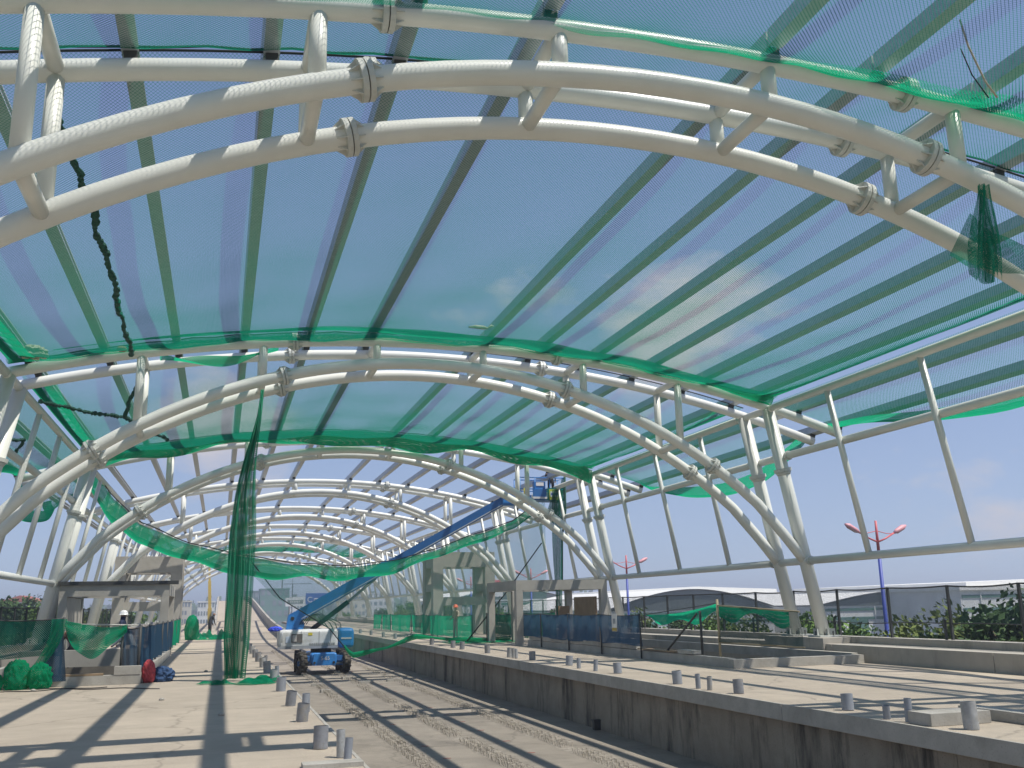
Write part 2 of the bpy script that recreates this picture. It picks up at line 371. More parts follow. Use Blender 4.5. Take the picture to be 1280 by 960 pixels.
def make_frame():
    root = empty('arch_truss', (XC, 0, 0))
    low = [(-NOD[0], NOD[1]), (-10.75, 3.54)] + [(-9.9+.495*i, zl(-9.9+.495*i)) for i in range(41)] + [(10.75, 3.54), NOD]
    low = [(t, z) for t, z in low if abs(t) <= 9.95 or abs(t) > 10.5]
    up = [(-13.0+.65*i, zu(-13.0+.65*i)) for i in range(41)]
    for y in (0, GAP):
        c = MB().tube([(t, y, z) for t, z in low], RL, 18).build('lower_chord', WHITE, root)
        for t in (-8.5, -3.95, 3.95, 8.5): flange_mb((t, y, zl(t)), (1, 0, -t/math.sqrt(225-t*t)), RL).build('flange', WHITE2, c)
        c = MB().tube([(t, y, z) for t, z in up], RU, 18).build('upper_chord', WHITE, root)
        for t in (-3.7, 3.7): flange_mb((t, y, zu(t)), (1, 0, -t/math.sqrt(41*41-t*t)), RU).build('flange', WHITE2, c)
        for t in (-7.5, -4.5, -1.5, 1.5, 4.5, 7.5):
            MB().tube([(t, y, zl(t)), (t, y, zu(t))], RS, 14).build('strut', WHITE, root)
        for sx in (-1, 1):
            b = MB(); dx = (BASE[0]-EAV[0])/(EAV[1]-BASE[1])
            b.tube([(sx*BASE[0], y, BASE[1]), (sx*EAV[0], y, EAV[1]+.02)], RC, 20)
            col = b.build('column', WHITE, root)
            ax = Vector((sx*(EAV[0]-BASE[0]), 0, EAV[1]-BASE[1])).normalized()
            pf = Vector((sx*colx(5.5), y, 5.5)); b = MB(); b.tube([pf-ax*.05, pf+ax*.05], RC+.075, 20, smooth=False)
            b.tube([pf-ax*.16, pf-ax*.05], [RC, RC+.05], 20); b.build('collar', WHITE2, col)
            b = MB(); b.box((sx*BASE[0], y, BASE[1]+.02), (.70, .62, .045))
            for q in range(6):
                a = math.pi/3*q+.3; b.box((sx*BASE[0]+math.cos(a)*.24, y+math.sin(a)*.24, BASE[1]+.13), (.14, .018, .2), Matrix.Rotation(a, 3, 'Z'))
            b.build('base_plate', WHITE2, col)
            for q in range(6):
                b = MB(); a = math.pi/3*q; b.tube([(sx*BASE[0]+math.cos(a)*.29, y+math.sin(a)*.27, BASE[1]+.03), (sx*BASE[0]+math.cos(a)*.29, y+math.sin(a)*.27, BASE[1]+.16)], .022, 6).build('anchor_bolt', BOLT, col)
    for t in (-7.5, -4.5, -1.5, 1.5, 4.5, 7.5):
        MB().tube([(t, 0, zl(t)), (t, GAP, zl(t))], .10, 14).build('tie', WHITE, root)
        MB().tube([(t, 0, zu(t)), (t, GAP, zu(t))], .10, 14).build('tie', WHITE, root)
    for sx in (-1, 1):
        for t, z in (NOD, UPN, EAV):
            MB().tube([(sx*t, -.3, z), (sx*t, GAP+.3, z)], RG, 14).build('girt_stub', WHITE, root)
            if z < 7:
                for y in (-.3, GAP+.3): MB().tube([(sx*t, y-.02, z), (sx*t, y+.02, z)], RG+.035, 14, smooth=False).build('girt_flange', WHITE2, root)
        MB().box((sx*BASE[0], GAP/2, .29), (1.25, 3.1, .60)).build('plinth', PARA, root)
    for t in (-10.6, 10.6): pass
    return root
fr0 = make_frame()
LF = ['behind the photographer, only its shadow seen', 'nearest the camera, filling the top of the photo', 'second ahead, with the loose net hanging from it', 'third ahead, beside the low concrete frames', 'fourth ahead, in front of the tall concrete frames',
      'fifth ahead, beyond the tall concrete frames', 'sixth ahead, bare of netting', 'seventh ahead', 'eighth ahead', 'ninth ahead', 'farthest, tenth ahead at the end of the station']
for k in FR:
    o = fr0 if k == 0 else copy_tree(fr0)
    o.location = (XC, fy(k), 0)
    tag(o, 'white double tube arch truss, ' + LF[k], 'arch truss', 'white steel arch trusses')

# side frames between the trusses (eave beam, girts, leaning mullions)
def make_side(sx):
    root = empty('side_frame', (XC, 0, 0))
    y0, y1 = GAP+.3, BAY-.3
    for nm, (t, z) in (('lower_girt', NOD), ('upper_girt', UPN), ('eave_beam', EAV)):
        MB().tube([(sx*t, y0, z), (sx*t, y1, z)], RG, 14).build(nm, WHITE, root)
    for q in (1, 2, 3):
        y = GAP/2+3.75*q
        MB().tube([(sx*NOD[0], y, NOD[1]), (sx*EAV[0], y, EAV[1])], .085, 12).build('mullion', WHITE, root)
    return root
for side, sx in (('right', 1), ('left', -1)):
    base = make_side(sx)
    for k in list(FR)[:-1]:
        o = base if k == 0 else copy_tree(base)
        o.location = (XC, fy(k), 0)
        tag(o, f'white tube side frame on the {side}, between the {ORD[k-1] if k else "rearmost"} and {ORD[k]} arch truss', 'side frame', 'white side frames')

# purlins
PT = [1.6, 3.27, 4.95, 6.65, 8.35, 10.05, 11.55, 12.95]
prof = [(-.05, 0), (.05, 0), (.05, .05), (.035, .05), (.035, .015), (-.035, .015), (-.035, .235), (.035, .235), (.035, .20), (.05, .20), (.05, .25), (-.05, .25)]
pm = MB().prism([(x*2.1, z) for x, z in prof], -.02, BAY-.06).mesh('purlin')
pm.materials.append(STEEL)
cl = MB(); cl.box((.0, 0, -.06), (.16, .08, .14)); clm = cl.mesh('cleat'); clm.materials.append(DARKST)
allt = sorted([-t for t in PT]+PT)
for k in list(FR)[:-1]:
    for i, t in enumerate(allt):
        o = bpy.data.objects.new('purlin', pm); COL.objects.link(o)
        ang = math.asin(t/41); n = Vector((math.sin(ang), 0, math.cos(ang)))
        p = Vector((XC+t, fy(k), zu(t)))+n*(RU+.10); o.location = p; o.rotation_euler = (0, ang, 0)
        tag(o, f'galvanised roof purlin, {ORD[i]} from the left, over the bay behind the {ORD[k]} arch' if k else f'galvanised roof purlin, {ORD[i]} from the left, over the bay above the camera', 'purlin', 'galvanised roof purlins')
        for yc in (0, GAP):
            c = bpy.data.objects.new('cleat', clm); COL.objects.link(c); c.parent = o; c.location = (0, yc, 0)

# ------------------------------------------------------------------ roof nets
def wob(x, y, s=1.0):
    return (math.sin(1.3*x+.7*y)+math.sin(.9*y-1.7*x+2)+.6*math.sin(3.1*x+1.1*y)+.5*math.sin(2.3*y+.4*x))*.02*s
def roof_net(k, t0, t1, y0, y1, sag, label, mname='net_roof', edge_sag=0, nu=84, nv=56, drop=.42, eave=.30, bands=(), a0=0):
    Y0, Y1 = fy(k)+y0, fy(k)+y1
    def fn(a, c):
        t = t0+(t1-t0)*a; c = 1-(1-c)**1.6; y = Y0+(Y1-Y0)*c
        z = zu(t)+RU+.11 - sag*math.sin(math.pi*c)*(.75+.25*math.sin(5*a+k)) + wob(t, y) * math.sin(math.pi*c)
        # scallops between the purlins and drop along the eaves
        z -= .05*max(0, math.sin(math.pi*c))*abs(math.sin(math.pi*(t-1.6)/1.69))
        de = (10.5-abs(t)); z -= eave*(1-math.exp(-de/.5))*max(0, math.sin(math.pi*min(1, max(0, c))))**.5
        dn = max(0, min(Y1, fy(k+1))-.13-y); z -= drop*(1-math.exp(-dn/.6))*(1-math.exp(-(y-Y0)/.8))*(.85+.15*math.sin(1.9*t+k))+.02*math.sin(5.2*t+2*y)*math.exp(-dn/1.2)
        if edge_sag: z -= edge_sag*(a**2)*(.55+.45*math.cos(2*math.pi*3*c))
        zt = zu(t)+RU+.11; z = zt-(zt-z)*(1-math.exp(-max(0, de)/.9))
        return (XC+t, y, z)
    root = MB().sheet(nu, nv, fn).build('safety_net', MATS[mname], None, label, 'safety net', 'green safety nets under the roof')
    for c, nm in ((0, 'hem_rope'), (1, 'hem_rope')):
        MB().tube([Vector(fn(i/40, c))+Vector((0, 0, .01)) for i in range(41)], .018, 5).build(nm, BROPE, root)
    def at_y(a, dist):                      # point of the net `dist` metres short of the far truss
        yy = min(Y1, fy(k+1))-dist; cc = (yy-Y0)/(Y1-Y0); return Vector(fn(a, 1-(1-cc)**(1/1.6)))
    for h_i, (w0, w1) in enumerate(bands):
        for nm, sc, mt_ in (('hem_band', 1.0, 'net_hem'), ('hem_fringe', 2.1, 'net_hem_thin')):
            def fb(q, c):
                a = a0+(1-a0)*q; wd = (w0+(w1-w0)*q)*sc*(1+.15*math.sin(17*q)+.1*math.sin(41*q))
                return at_y(a, .03+wd*c)+Vector((0, 0, -.012-.01*sc-.05*math.sin(math.pi*c)))
            MB().sheet(70, 8, fb).build(nm, MATS[mt_], root)
    if eave:
        for sg in (0, 1):
            for nm, wd, mt_ in (('eave_band', .30, 'net_hem'), ('eave_fringe', .75, 'net_hem_thin')):
                MB().sheet(8, 50, lambda q, c: Vector(fn((q*wd/21+.001) if sg == 0 else 1-(q*wd/21+.001), c*.97+.015))+Vector((0, 0, -.015-.012*wd))).build(nm, MATS[mt_], root)
    return root, fn
n0 = roof_net(0, -10.5, 10.5, GAP-.05, BAY+GAP-.1, .22, 'green safety net over the camera, hemmed along the nearest arch at the top', bands=((.05, .75),), a0=.42)[0]
n1, f1 = roof_net(1, -10.5, 10.5, GAP-.02, BAY+.04, .20, 'wide green safety net spread between the nearest and the second arch', bands=((.24, .34),))
n2, f2 = roof_net(2, -10.5, 10.5, GAP-.05, BAY-.05, .20, 'green safety net spread between the second and the third arch', bands=((.22, .3),))
n7 = roof_net(7, -10.5, 10.5, GAP, BAY, .5, 'far green safety net under the roof between the seventh and eighth arch')[0]
def outer(k, sx, label, y0=GAP, y1=BAY, drop=.25):
    Y0, Y1 = fy(k)+y0, fy(k)+y1
    def fn(a, c):
        y = Y0+(Y1-Y0)*c; ae = a*(1-.12*(1+math.sin(7*c+k)))
        t = 10.65+2.9*ae
        z = zu(t)+RU+.04 - drop*a*a*(math.sin(math.pi*c)**.7)-.12*math.sin(math.pi*a)*math.sin(math.pi*c)+wob(t, y)*a
        return (XC+sx*t, y, z)
    root = MB().sheet(14, 30, fn).build('eave_net', MATS['net_roof'], None, label, 'safety net', 'green safety nets on the eaves')
    # slack doubled edge
    def fe(a, c):
        p = Vector(fn(1, c)); q = Vector(fn(.86, c)); s_ = math.sin(math.pi*c)
        return p.lerp(q, a)+Vector((0, 0, -.28*math.sin(math.pi*a)*s_-.03))
    MB().sheet(8, 30, fe).build('slack_edge', MATS['net_dense'], root)
    return root
outer(1, 1, 'green net strip on the right eave between the nearest and second arch')
outer(2, 1, 'green net strip on the right eave between the second and third arch', y1=BAY-.5, drop=.9)
outer(1, -1, 'green net strip on the left eave between the nearest and second arch')
outer(2, -1, 'green net strip on the left eave between the second and third arch')
outer(3, -1, 'green net strip on the left eave between the third and fourth arch', y1=BAY*.55, drop=1.2)
outer(0, 1, 'green net strip on the right eave above the camera')
# hems bundled along the chords
def hem(k, yo, t0, t1, h0, h1, label, bulge=.10, seed=1):
    def fn(a, c):
        t = t0+(t1-t0)*a; hh = h0+(h1-h0)*a; hh *= 1+.16*math.sin(11*a+seed)+.12*math.sin(27*a+2*seed)
        wv = (1+.25*math.sin(19*a+seed)+.15*math.sin(43*a))*(smoothstep(0, .6, a) if h0 < .1 else 1)
        yy = -bulge*wv*(1-math.cos(math.pi*c))*.5*2+.02*math.sin(31*a+5*c)
        zz = .16-hh*math.sin(math.pi*(.06+.80*c))*(1+.1*math.sin(37*a+6*c))
        return (XC+t, fy(k)+yo+yy, zu(t)+RU+zz)
    return MB().sheet(70, 12, fn).build('net_roll', MATS['net_dense'], None, label, 'net roll', 'bundled net edges on the arches')
hem(2, -.34, -9.5, 10.3, .015, .46, 'thick green net edge rolled along the second arch, thicker to the right', .17, 1)
hem(3, -.36, -9.8, 10.3, .66, .82, 'bright green rolled net edge hanging along the whole third arch', .20, 2)
# slack green net swag on the second arch
def sw(a, c):
    t = -7.1+3.0*a; s_ = math.sin(math.pi*a)
    return (XC+t, fy(2)+.35+.35*c, zu(t)-.02-.42*s_*(1-.75*c)+.06*math.sin(8*a+5*c))
MB().sheet(26, 7, sw).build('net_swag', MATS['net_dense'], None, 'dark green net swag sagging below the left upper chord of the second arch', 'net swag')

# knotted garlands of twisted net
def garland(pts, r, label, ma='net_dark', amp=.05):
    P_ = []; n = len(pts)-1; M_ = 44
    for i in range(n*M_+1):
        u = i/M_; k = min(int(u), n-1); f_ = u-k; p = Vector(pts[k]).lerp(Vector(pts[k+1]), f_)
        q = p*1.1+Vector((len(label), 0, 0)); q2 = p*7
        P_.append(p+Vector((noise.noise(q), noise.noise(q+Vector((9, 0, 0)))*.4, noise.noise(q+Vector((0, 9, 0)))*.5))*amp*2.2+Vector((noise.noise(q2), 0, noise.noise(q2+Vector((5, 5, 0)))))*amp*.55)
    rr = [r*(.45+.8*rnd.random()) for _ in P_]
    return MB().tube(P_, rr, 7, smooth=False).build('net_garland', mat('dark_net_twist', (.012, .07, .048), .9, .5, 25), None, label, 'net garland', 'twisted net garlands')
garland([(-2.26, 12.2, zu(-7.6)-.18), (-2.16, 14.8, zu(-7.5)-.50), (-2.14, 17.4, zu(-7.5)-.60), (-2.22, 21, zu(-7.5)-.52), (-2.36, 24.3, zu(-7.6)-.25), (-2.38, 24.95, zu(-7.6)+.08)],   .055, 'dark green twisted net garland hanging under the left of the roof net')
garland([(-4.9, 27.4, 7.25), (-3.9, 28.6, 7.2), (-2.9, 29.6, 7.25), (-2.5, 31.2, 7.25), (-2.0, 34, 7.4)], .06, 'thin dark garland of net running right behind the second arch')
garland([(-2.4, 26.9, 7.7), (-2.8, 28.3, 7.4), (-2.95, 29.6, 7.25)], .055, 'short dark garland of net joining the longer one behind the second arch')
garland([(-6.0, 28.5, 7.0), (-6.4, 30, 6.6), (-5.9, 31.4, 6.85), (-6.5, 33, 6.5)], .05, 'dark green loose net strands on the left eave behind the second arch')

# debris caught in the nets
def lump(name, c, d, n, ma, label, cat, seed, group=None):
    bm = bmesh.new(); bmesh.ops.create_icosphere(bm, subdivisions=5 if max(d) > .15 else 3, radius=1)
    off = Vector((seed*3.7, seed*1.3, -seed*2.1))
    for v in bm.verts:
        p = v.co.copy(); f1_ = 1-abs(noise.noise(p*1.7+off))*2.2; f2_ = 1-abs(noise.noise(Vector((p.x, p.y, p.z*.6))*4.2+off))*2.2; f3_ = noise.noise(p*9+off)
        s_ = 1+n*(.55*(f1_-.5)+.40*(f2_-.5)+.10*f3_)
        v.co = Vector((p.x*d[0]*s_*(1+.18*max(0, -p.z)), p.y*d[1]*s_*(1+.18*max(0, -p.z)), max(p.z, -.8)*d[2]*s_))
    me = bpy.data.meshes.new(name); bm.to_mesh(me); bm.free()
    lay = me.uv_layers.new(name='UVMap').data
    for lp in me.loops: lay[lp.index].uv = (me.vertices[lp.vertex_index].co.x+me.vertices[lp.vertex_index].co.y*.7, me.vertices[lp.vertex_index].co.z+me.vertices[lp.vertex_index].co.y*.6)
    me.polygons.foreach_set('use_smooth', [True]*len(me.polygons))
    o = bpy.data.objects.new(name, me); COL.objects.link(o); me.materials.append(ma); o.location = c
    return tag(o, label, cat, group)
RAG = mat('pale_rag', (.50, .50, .38), .9, .35, 9); LEAFD = mat('dead_leaf', (.35, .20, .10), .9, .3, 12)
def on_net(x, y, up): 
    cc = (y-fy(1)-GAP+.02)/(BAY+.06-GAP); return (x, y, Vector(f1((x-XC+10.5)/21, 1-(1-cc)**(1/1.6))).z+up)
lump('rag', on_net(-4.55, 24.2, .12), (.30, .28, .16), .4, RAG, 'pale crumpled rag lying on the roof net at the far left', 'rag', 4)
lump('dry_clump', on_net(-2.62, 24.4, .05), (.12, .1, .07), .4, LEAFD, 'small brown clump lying on the roof net beside the garland', 'debris', 5)
zq = on_net(5.8, 21.6, .03)[2]-8.72
b = MB(); b.tube([(5.48, 21.6, 8.72+zq), (5.65, 21.6, 8.74+zq), (5.85, 21.6, 8.73+zq), (5.98, 21.6, 8.72+zq)], [.02, .045, .05, .02], 7); b.tube([(5.95, 21.6, 8.72+zq), (6.06, 21.6, 8.79+zq), (6.12, 21.6, 8.77+zq)], [.02, .035, .01], 6)
b.build('debris_strip', RAG, None, 'thin pale strip of debris caught in the middle of the roof net', 'debris')
b = MB(); b.tube([(8.35, 8.3, 8.55), (8.42, 8.3, 8.2), (8.6, 8.3, 7.75), (8.75, 8.3, 7.55)], .012, 6); b.build('rope', ROPE, None, 'short pale rope dangling at the top right of the photo', 'rope')
b = MB(); b.tube([(8.5, 8.5, 8.3), (8.62, 8.5, 7.95), (8.72, 8.4, 7.6)], .008, 5); b.build('rope', BROPE, None, 'thin dark cord dangling beside the pale rope at top right', 'rope')

# long loose net hanging from the second arch to the left platform
def hang(a, c):
    z = 7.25*(1-c)+.06*c
    wd = .07+.52*smoothstep(0, .55, c)-.10*smoothstep(.85, 1, c)
    x0 = .78-.30*smoothstep(0, .4, c)-.05*c
    th = a*2-1
    return (x0+th*wd/2*1.05+.015*math.sin(30*a+6*c), fy(2)-.10-.9*c*(1-c)*.15+.07*math.sin(17*a+3*c)+.05*math.sin(33*a-5*c), z)
hn = MB().sheet(40, 44, hang).build('hanging_net', MATS['net_bunch'], None, 'long green net hanging from the second arch down to the left platform', 'hanging net')
MB().sheet(30, 44, lambda a, c: Vector(hang(.02+.60*a, c))+Vector((.02*math.sin(20*c), .12+.05*math.sin(21*a), 0))).build('fold', MATS['net_bunch'], hn)
for i in range(9):
    a = .06+.11*i
    MB().tube([Vector(hang(a+.03*math.sin(4*c/10+i), c/10))+Vector((0, -.03, 0)) for c in range(11)], .009, 5).build('strand', mat('green_cord', (.02, .28, .15), .9, .2, 30), hn)
def pile(x, y, sx, sy, h, n, seed, label, ma='net_bunch', name='net_pile', group='heaps of green net on the floor'):
    q = random.Random(seed); b = MB()
    root = empty(name, (x, y, 0), label, 'net heap', group)
    for i in range(n):
        cx, cy = q.uniform(-sx, sx), q.uniform(-sy, sy); rx, ry = q.uniform(.25, .5)*sx, q.uniform(.35, .6)*sy; hh = h*q.uniform(.5, 1); p1, p2 = q.uniform(0, 6), q.uniform(0, 6)
        MB().sheet(16, 10, lambda a, c: (cx+rx*(2*a-1)*(1+.2*math.sin(6*c+p1)), cy+ry*(2*c-1)*(1+.2*math.sin(7*a+p2)), .012+.004*i+hh*max(0, math.sin(math.pi*a)*math.sin(math.pi*c))*(.6+.25*math.sin(13*a+p1)+.25*math.sin(11*c+p2)))).build('fold', MATS[ma], root)
    return root
pile(.55, 24.0, .75, .45, .16, 9, 3, 'green net heap on the left platform under the hanging net')

# curtain net slung across the tracks
YCU = 46.0
top = [(-5.7, 7.85), (-4.7, 6.6), (-3.6, 5.6), (-1.36, 4.65), (1, 4.12), (3.2, 3.78), (5.5, 3.62), (7.8, 3.85), (9.7, 4.35), (12.1, 5.2), (13.7, 5.72), (14.9, 6.5), (15.6, 7.3)]
bot = [(-5.7, 7.4), (-4.7, 6.0), (-3.6, 4.9), (-1.36, 3.95), (1.0, 3.5), (2.6, 2.1), (4.87, .8), (5.96, -.52), (7.45, -.25), (8.96, .25), (11, .03), (12.9, .03), (15.6, .05)]
def lerp(tab, x):
    for (x0, y0), (x1, y1) in zip(tab, tab[1:]):
        if x <= x1: return y0+(y1-y0)*smoothstep(0, 1, (x-x0)/(x1-x0))*.35+(y1-y0)*(x-x0)/(x1-x0)*.65
    return tab[-1][1]
def cur(a, c):
    x = -5.7+21.3*a; zt = lerp(top, x)-.35; zb = min(lerp(bot, x), zt-.02)
    return (x, YCU+.22*math.sin(2.1*x+1.5*c)*c+.1*math.sin(5*x)*c, zt+(zb-zt)*c)
cn = MB().sheet(90, 30, cur).build('curtain_net', MATS['net_curtain'], None, 'thin green curtain net slung across the tracks in front of the boom lift', 'curtain net')
def swag(a, c):
    x = -5.7+20.4*a; zt = lerp(top, x); hh = (.95-.55*smoothstep(.1, .95, a))*(1+.12*math.sin(23*a)+.08*math.sin(51*a))
    return (x, YCU+.05-.62*c*(1+.2*math.sin(13*a)), zt-hh*math.sin(math.pi*(.02+.72*c))+.03*math.sin(40*a+4*c))
MB().sheet(90, 12, swag).build('swag_fold', MATS['net_dense'], cn)
MB().tube([(x, YCU, lerp(top, x)+.02) for x in [-5.7+.355*i for i in range(61)]], .025, 5).build('top_rope', BROPE, cn)
MB().tube([(1.0, YCU-.1, 4.2), (2.6, YCU-.1, 2.2), (4.87, YCU-.1, .8), (5.96, YCU-.1, -.5)], .025, 5).build('side_rope', BROPE, cn)
MB().tube([(15.3, YCU-.2, 4.7), (13.4, YCU-.2, 2.3), (11.4, YCU-.2, .05)], .03, 5).build('side_rope', BROPE, cn)
def hemc(a, c):
    x = 5.6+8*a; z = lerp(bot, x); th = 2*math.pi*c; return (x, YCU+.10*math.cos(th)-.1, z+.08+.09*math.sin(th)*(1+.4*math.sin(20*a)))
MB().sheet(40, 8, hemc).build('bottom_hem', MATS['net_dense'], cn)
def fl(a, c): return (10.2+3.4*a, 43.6+2.6*c, .02+.05*abs(math.sin(9*a+3*c)))
MB().sheet(24, 14, fl).build('trailing_skirt', MATS['net_bright'], cn)

# net bundle on the nearest arch at right
def bnd(a, c):
    wd = .16+.42*smoothstep(0, .85, c)
    return (9.92-.16*c+(a-.5)*wd, fy(1)-.24+.03*math.sin(11*a+3*c)-.03*math.sin(23*a), 7.25-1.22*c-.24*c*c*abs(math.sin(7*a+.6)))
bn = MB().sheet(26, 20, bnd).build('net_bundle', MATS['net_fine'], None, 'dark green net bundle hanging on the nearest arch at the right edge', 'net bundle')
MB().sheet(20, 20, lambda a, c: Vector(bnd(.30+.66*a, c*.97))+Vector((.02, .07+.03*math.sin(8*a), -.04))).build('fold', MATS['net_fine'], bn)
MB().sheet(20, 12, lambda a, c: (10.1+1.7*a, fy(1)+.25+.5*c+.1*math.sin(6*a), 7.05-.75*a+.02*math.sin(20*a)-(.42*(1-a)+.05)*c)).build('trailing_corner', MATS['net_fine'], bn)

# ------------------------------------------------------------------ pipe stubs along the platform edges
def stub(x, y, r, h, label, grp, z=.0):
    b = MB(); t = (rnd.uniform(-.02, .02), rnd.uniform(-.02, .02))
    n = 18; o_ = []
    b.tube([(0, 0, 0), (t[0], t[1], h)], r, n, caps=False); b.tube([(t[0], t[1], h), (0, 0, h*.5)], r*.86, n, caps=False)
    k = len(b.v)
    for q in range(n):
        pass
    ring = [(Vector((t[0]+math.cos(2*math.pi*q/n)*r, t[1]+math.sin(2*math.pi*q/n)*r, h)), Vector((t[0]+math.cos(2*math.pi*q/n)*r*.86, t[1]+math.sin(2*math.pi*q/n)*r*.86, h))) for q in range(n)]
    for a, c in ring: b.v += [a, c]
    for q in range(n): b.face([k+2*q, k+2*((q+1) % n), k+2*((q+1) % n)+1, k+2*q+1])
    b.v.append(Vector((0, 0, h*.5))); cx = len(b.v)-1
    return b.build('pipe_stub', rnd.choice(PVCS), None, label, 'pipe stub', grp, loc=(x, y, z+.004))
ls = [(1.44, 11.35, .045, .24), (1.40, 11.62, .05, .30), (1.25, 12.44, .09, .26), (1.27, 15.5, .09, .26), (1.38, 16.4, .05, .33), (1.46, 16.9, .05, .29), (1.27, 18.06, .09, .25), (1.30, 21.4, .10, .28), (1.29, 24.2, .09, .27), (1.42, 25.0, .05, .32), (1.31, 27.8, .10, .3),
      (1.3, 30.5, .09, .28), (1.42, 31.4, .05, .3), (1.3, 34, .1, .3), (1.3, 37, .1, .28), (1.3, 40.5, .1, .28), (1.3, 44.2, .1, .28), (1.3, 48, .1, .28), (1.3, 52, .1, .28), (1.3, 57, .1, .28)]
for i, (x, y, r, h) in enumerate(ls):
    stub(x, y, r, h, f'grey pipe stub on the left platform edge, {ORD[i]} counting away from the camera', 'pipe stubs on the left edge')
rs = [(9.28, 10.63, .095, .34), (9.10, 11.59, .05, .31), (9.06, 12.0, .05, .18), (9.26, 13.17, .09, .24), (9.22, 16.38, .095, .25), (9.10, 17.27, .05, .25), (9.08, 17.7, .05, .27), (9.21, 18.87, .10, .26), (9.35, 22.4, .10, .25), (9.2, 23.5, .055, .27), (9.2, 24.7, .055, .26), (9.4, 26.0, .1, .26), (9.35, 29.2, .1, .26),
      (9.2, 30.4, .05, .3), (9.25, 30.9, .06, .3), (9.22, 31.3, .08, .3), (9.35, 34.5, .1, .28), (9.3, 38.2, .1, .3), (9.35, 40, .1, .28), (9.3, 44, .1, .28)]
for i, (x, y, r, h) in enumerate(rs):
    stub(x, y, r, h, f'grey pipe stub on the right platform edge, {ORD[i]} counting away from the camera', 'pipe stubs on the right edge')
for i, y in enumerate([50, 54, 58, 63, 68, 74, 80]):
    stub(9.35, y, .1, .28, f'far grey pipe stub on the right edge behind the curtain net, {ORD[i]} onward', 'pipe stubs on the right edge')
b = MB(); b.span((9.02, 11.05, .004), (9.98, 11.5, .16)); b.build('concrete_block', LIP, None, 'low pale concrete block on the right platform edge among the pipe stubs', 'block')
b = MB(); b.span((10.2, 8.2, .004), (10.5, 11.9, .14)); b.build('concrete_block', LIP, None, 'long low concrete upstand at the right bottom corner of the photo', 'block')
b = MB(); b.span((.92, 10.9, -.012), (1.56, 11.15, .05)); b.build('concrete_block', LIP, None, 'low pale concrete strip on the left platform edge at the photo bottom', 'block')

# ------------------------------------------------------------------ starter bars and marks on the trackbed
for i, (x, nm) in enumerate(((3.95, 'left row of rusty starter bar loops along the trackbed'), (5.5, 'middle row of rusty starter bar loops along the trackbed'), (7.3, 'right row of rusty starter bar loops along the trackbed'))):
    b = MB(); y = 13.0
    while y < 78:
        seg = (y*.37+i) % 3.2
        if not (seg > 2.9):
            hgt = .10+rnd.uniform(-.015, .02); dx = rnd.uniform(-.02, .02)
            for xo in (-.08, .08):
                xx = x+xo+dx; tl = rnd.uniform(-.05, .05)
                n_ = 3
                b.tube([(xx-.05, y, -1.352), (xx-.05+tl, y+tl*.4, -1.35+hgt), (xx+.05+tl, y+tl*.4, -1.35+hgt), (xx+.05, y, -1.352)], .0065, 3, caps=False, smooth=False)
        y += .085 if y < 40 else .2
    b.build('starter_bars', REBAR, None, nm, 'rebar', kind='stuff')
    b = MB(); b.sheet(4, 120, lambda a, c: (x-.17+.34*a+.05*math.sin(c*190+a*5), 12+68*c, -1.35+.012*math.sin(math.pi*a)*(.6+.4*math.sin(c*300))+.002))
    b.build('laitance_strip', mat('rough_concrete', (.31, .272, .225), .95, .25, 6, bump=.8), None, nm.replace('row of rusty starter bar loops', 'strip of roughened concrete under the starter bars'), 'concrete strip', 'roughened strips on the trackbed')
n_ = 0
for x in (4.55, 6.35):
    for i in range(16):
        y = 20+2.05*i+rnd.uniform(-.3, .3)
        b = MB(); b.box((0, 0, .002), (.16, .05, .004), Matrix.Rotation(rnd.uniform(-.3, .3), 3, 'Z')); b.build('paint_mark', RED, None, f'small red paint mark in the {"left" if x < 5 else "right"} line on the trackbed, {ORD[i]} from the camera', 'paint mark', 'red paint marks', loc=(x+rnd.uniform(-.06, .06), y, -1.3495))
for i, (x, y, l) in enumerate([(3.9, 40.6, .5), (5.9, 41.0, .6), (7.2, 41.6, .7), (3.9, 37.5, .4), (5.5, 44, .5)]):
    b = MB(); b.box((0, 0, .05), (l, .16, .1), Matrix.Rotation(.1*i, 3, 'Z')); b.build('concrete_block', LIP, None, f'small concrete block on the trackbed before the boom lift, {ORD[i]} from the left', 'block', 'blocks on the trackbed', loc=(x+.28*i*0, y, -1.348))
b = MB(); b.box((0, 0, .11), (.16, .14, .22)); b.box((-.002, 0, .23), (.20, .18, .03)); b.build('drain_box', DARKST, None, 'small dark drain box at the foot of the right track wall', 'drain', loc=(8.98, 23.0, -1.348))

# ------------------------------------------------------------------ concrete stair frames
def low_frame(name, x0, x1, y0, y1, top_, inner_left, label):
    root = empty(name, ((x0+x1)/2, y0, 0), label, 'concrete frame', 'low concrete frames')
    ox, oy = (x0+x1)/2, y0
    def part(nm, a, b_, ma=PCON):
        MB().span((a[0]-ox, a[1]-oy, a[2]), (b_[0]-ox, b_[1]-oy, b_[2])).build(nm, ma, root)
    bh = .42
    part('beam', (x0, y0, top_-bh), (x1, y0+.32, top_)); part('beam', (x0, y1-.32, top_-bh), (x1, y1, top_))
    part('side_beam', (x0, y0+.322, top_-bh), (x0+.3, y1-.322, top_)); part('side_beam', (x1-.3, y0+.322, top_-bh), (x1, y1-.322, top_))
    for xx in (x0, x1-.3):
        for yy in (y0, y1-.32): part('column', (xx+.003, yy+.003, .002), (xx+.297, yy+.317, top_-bh))
    return root, part
r_, part = low_frame('stair_frame', 12.15, 16.35, 40.0, 44.8, 2.72, True, 'low concrete frame on the right platform behind the blue net fence')
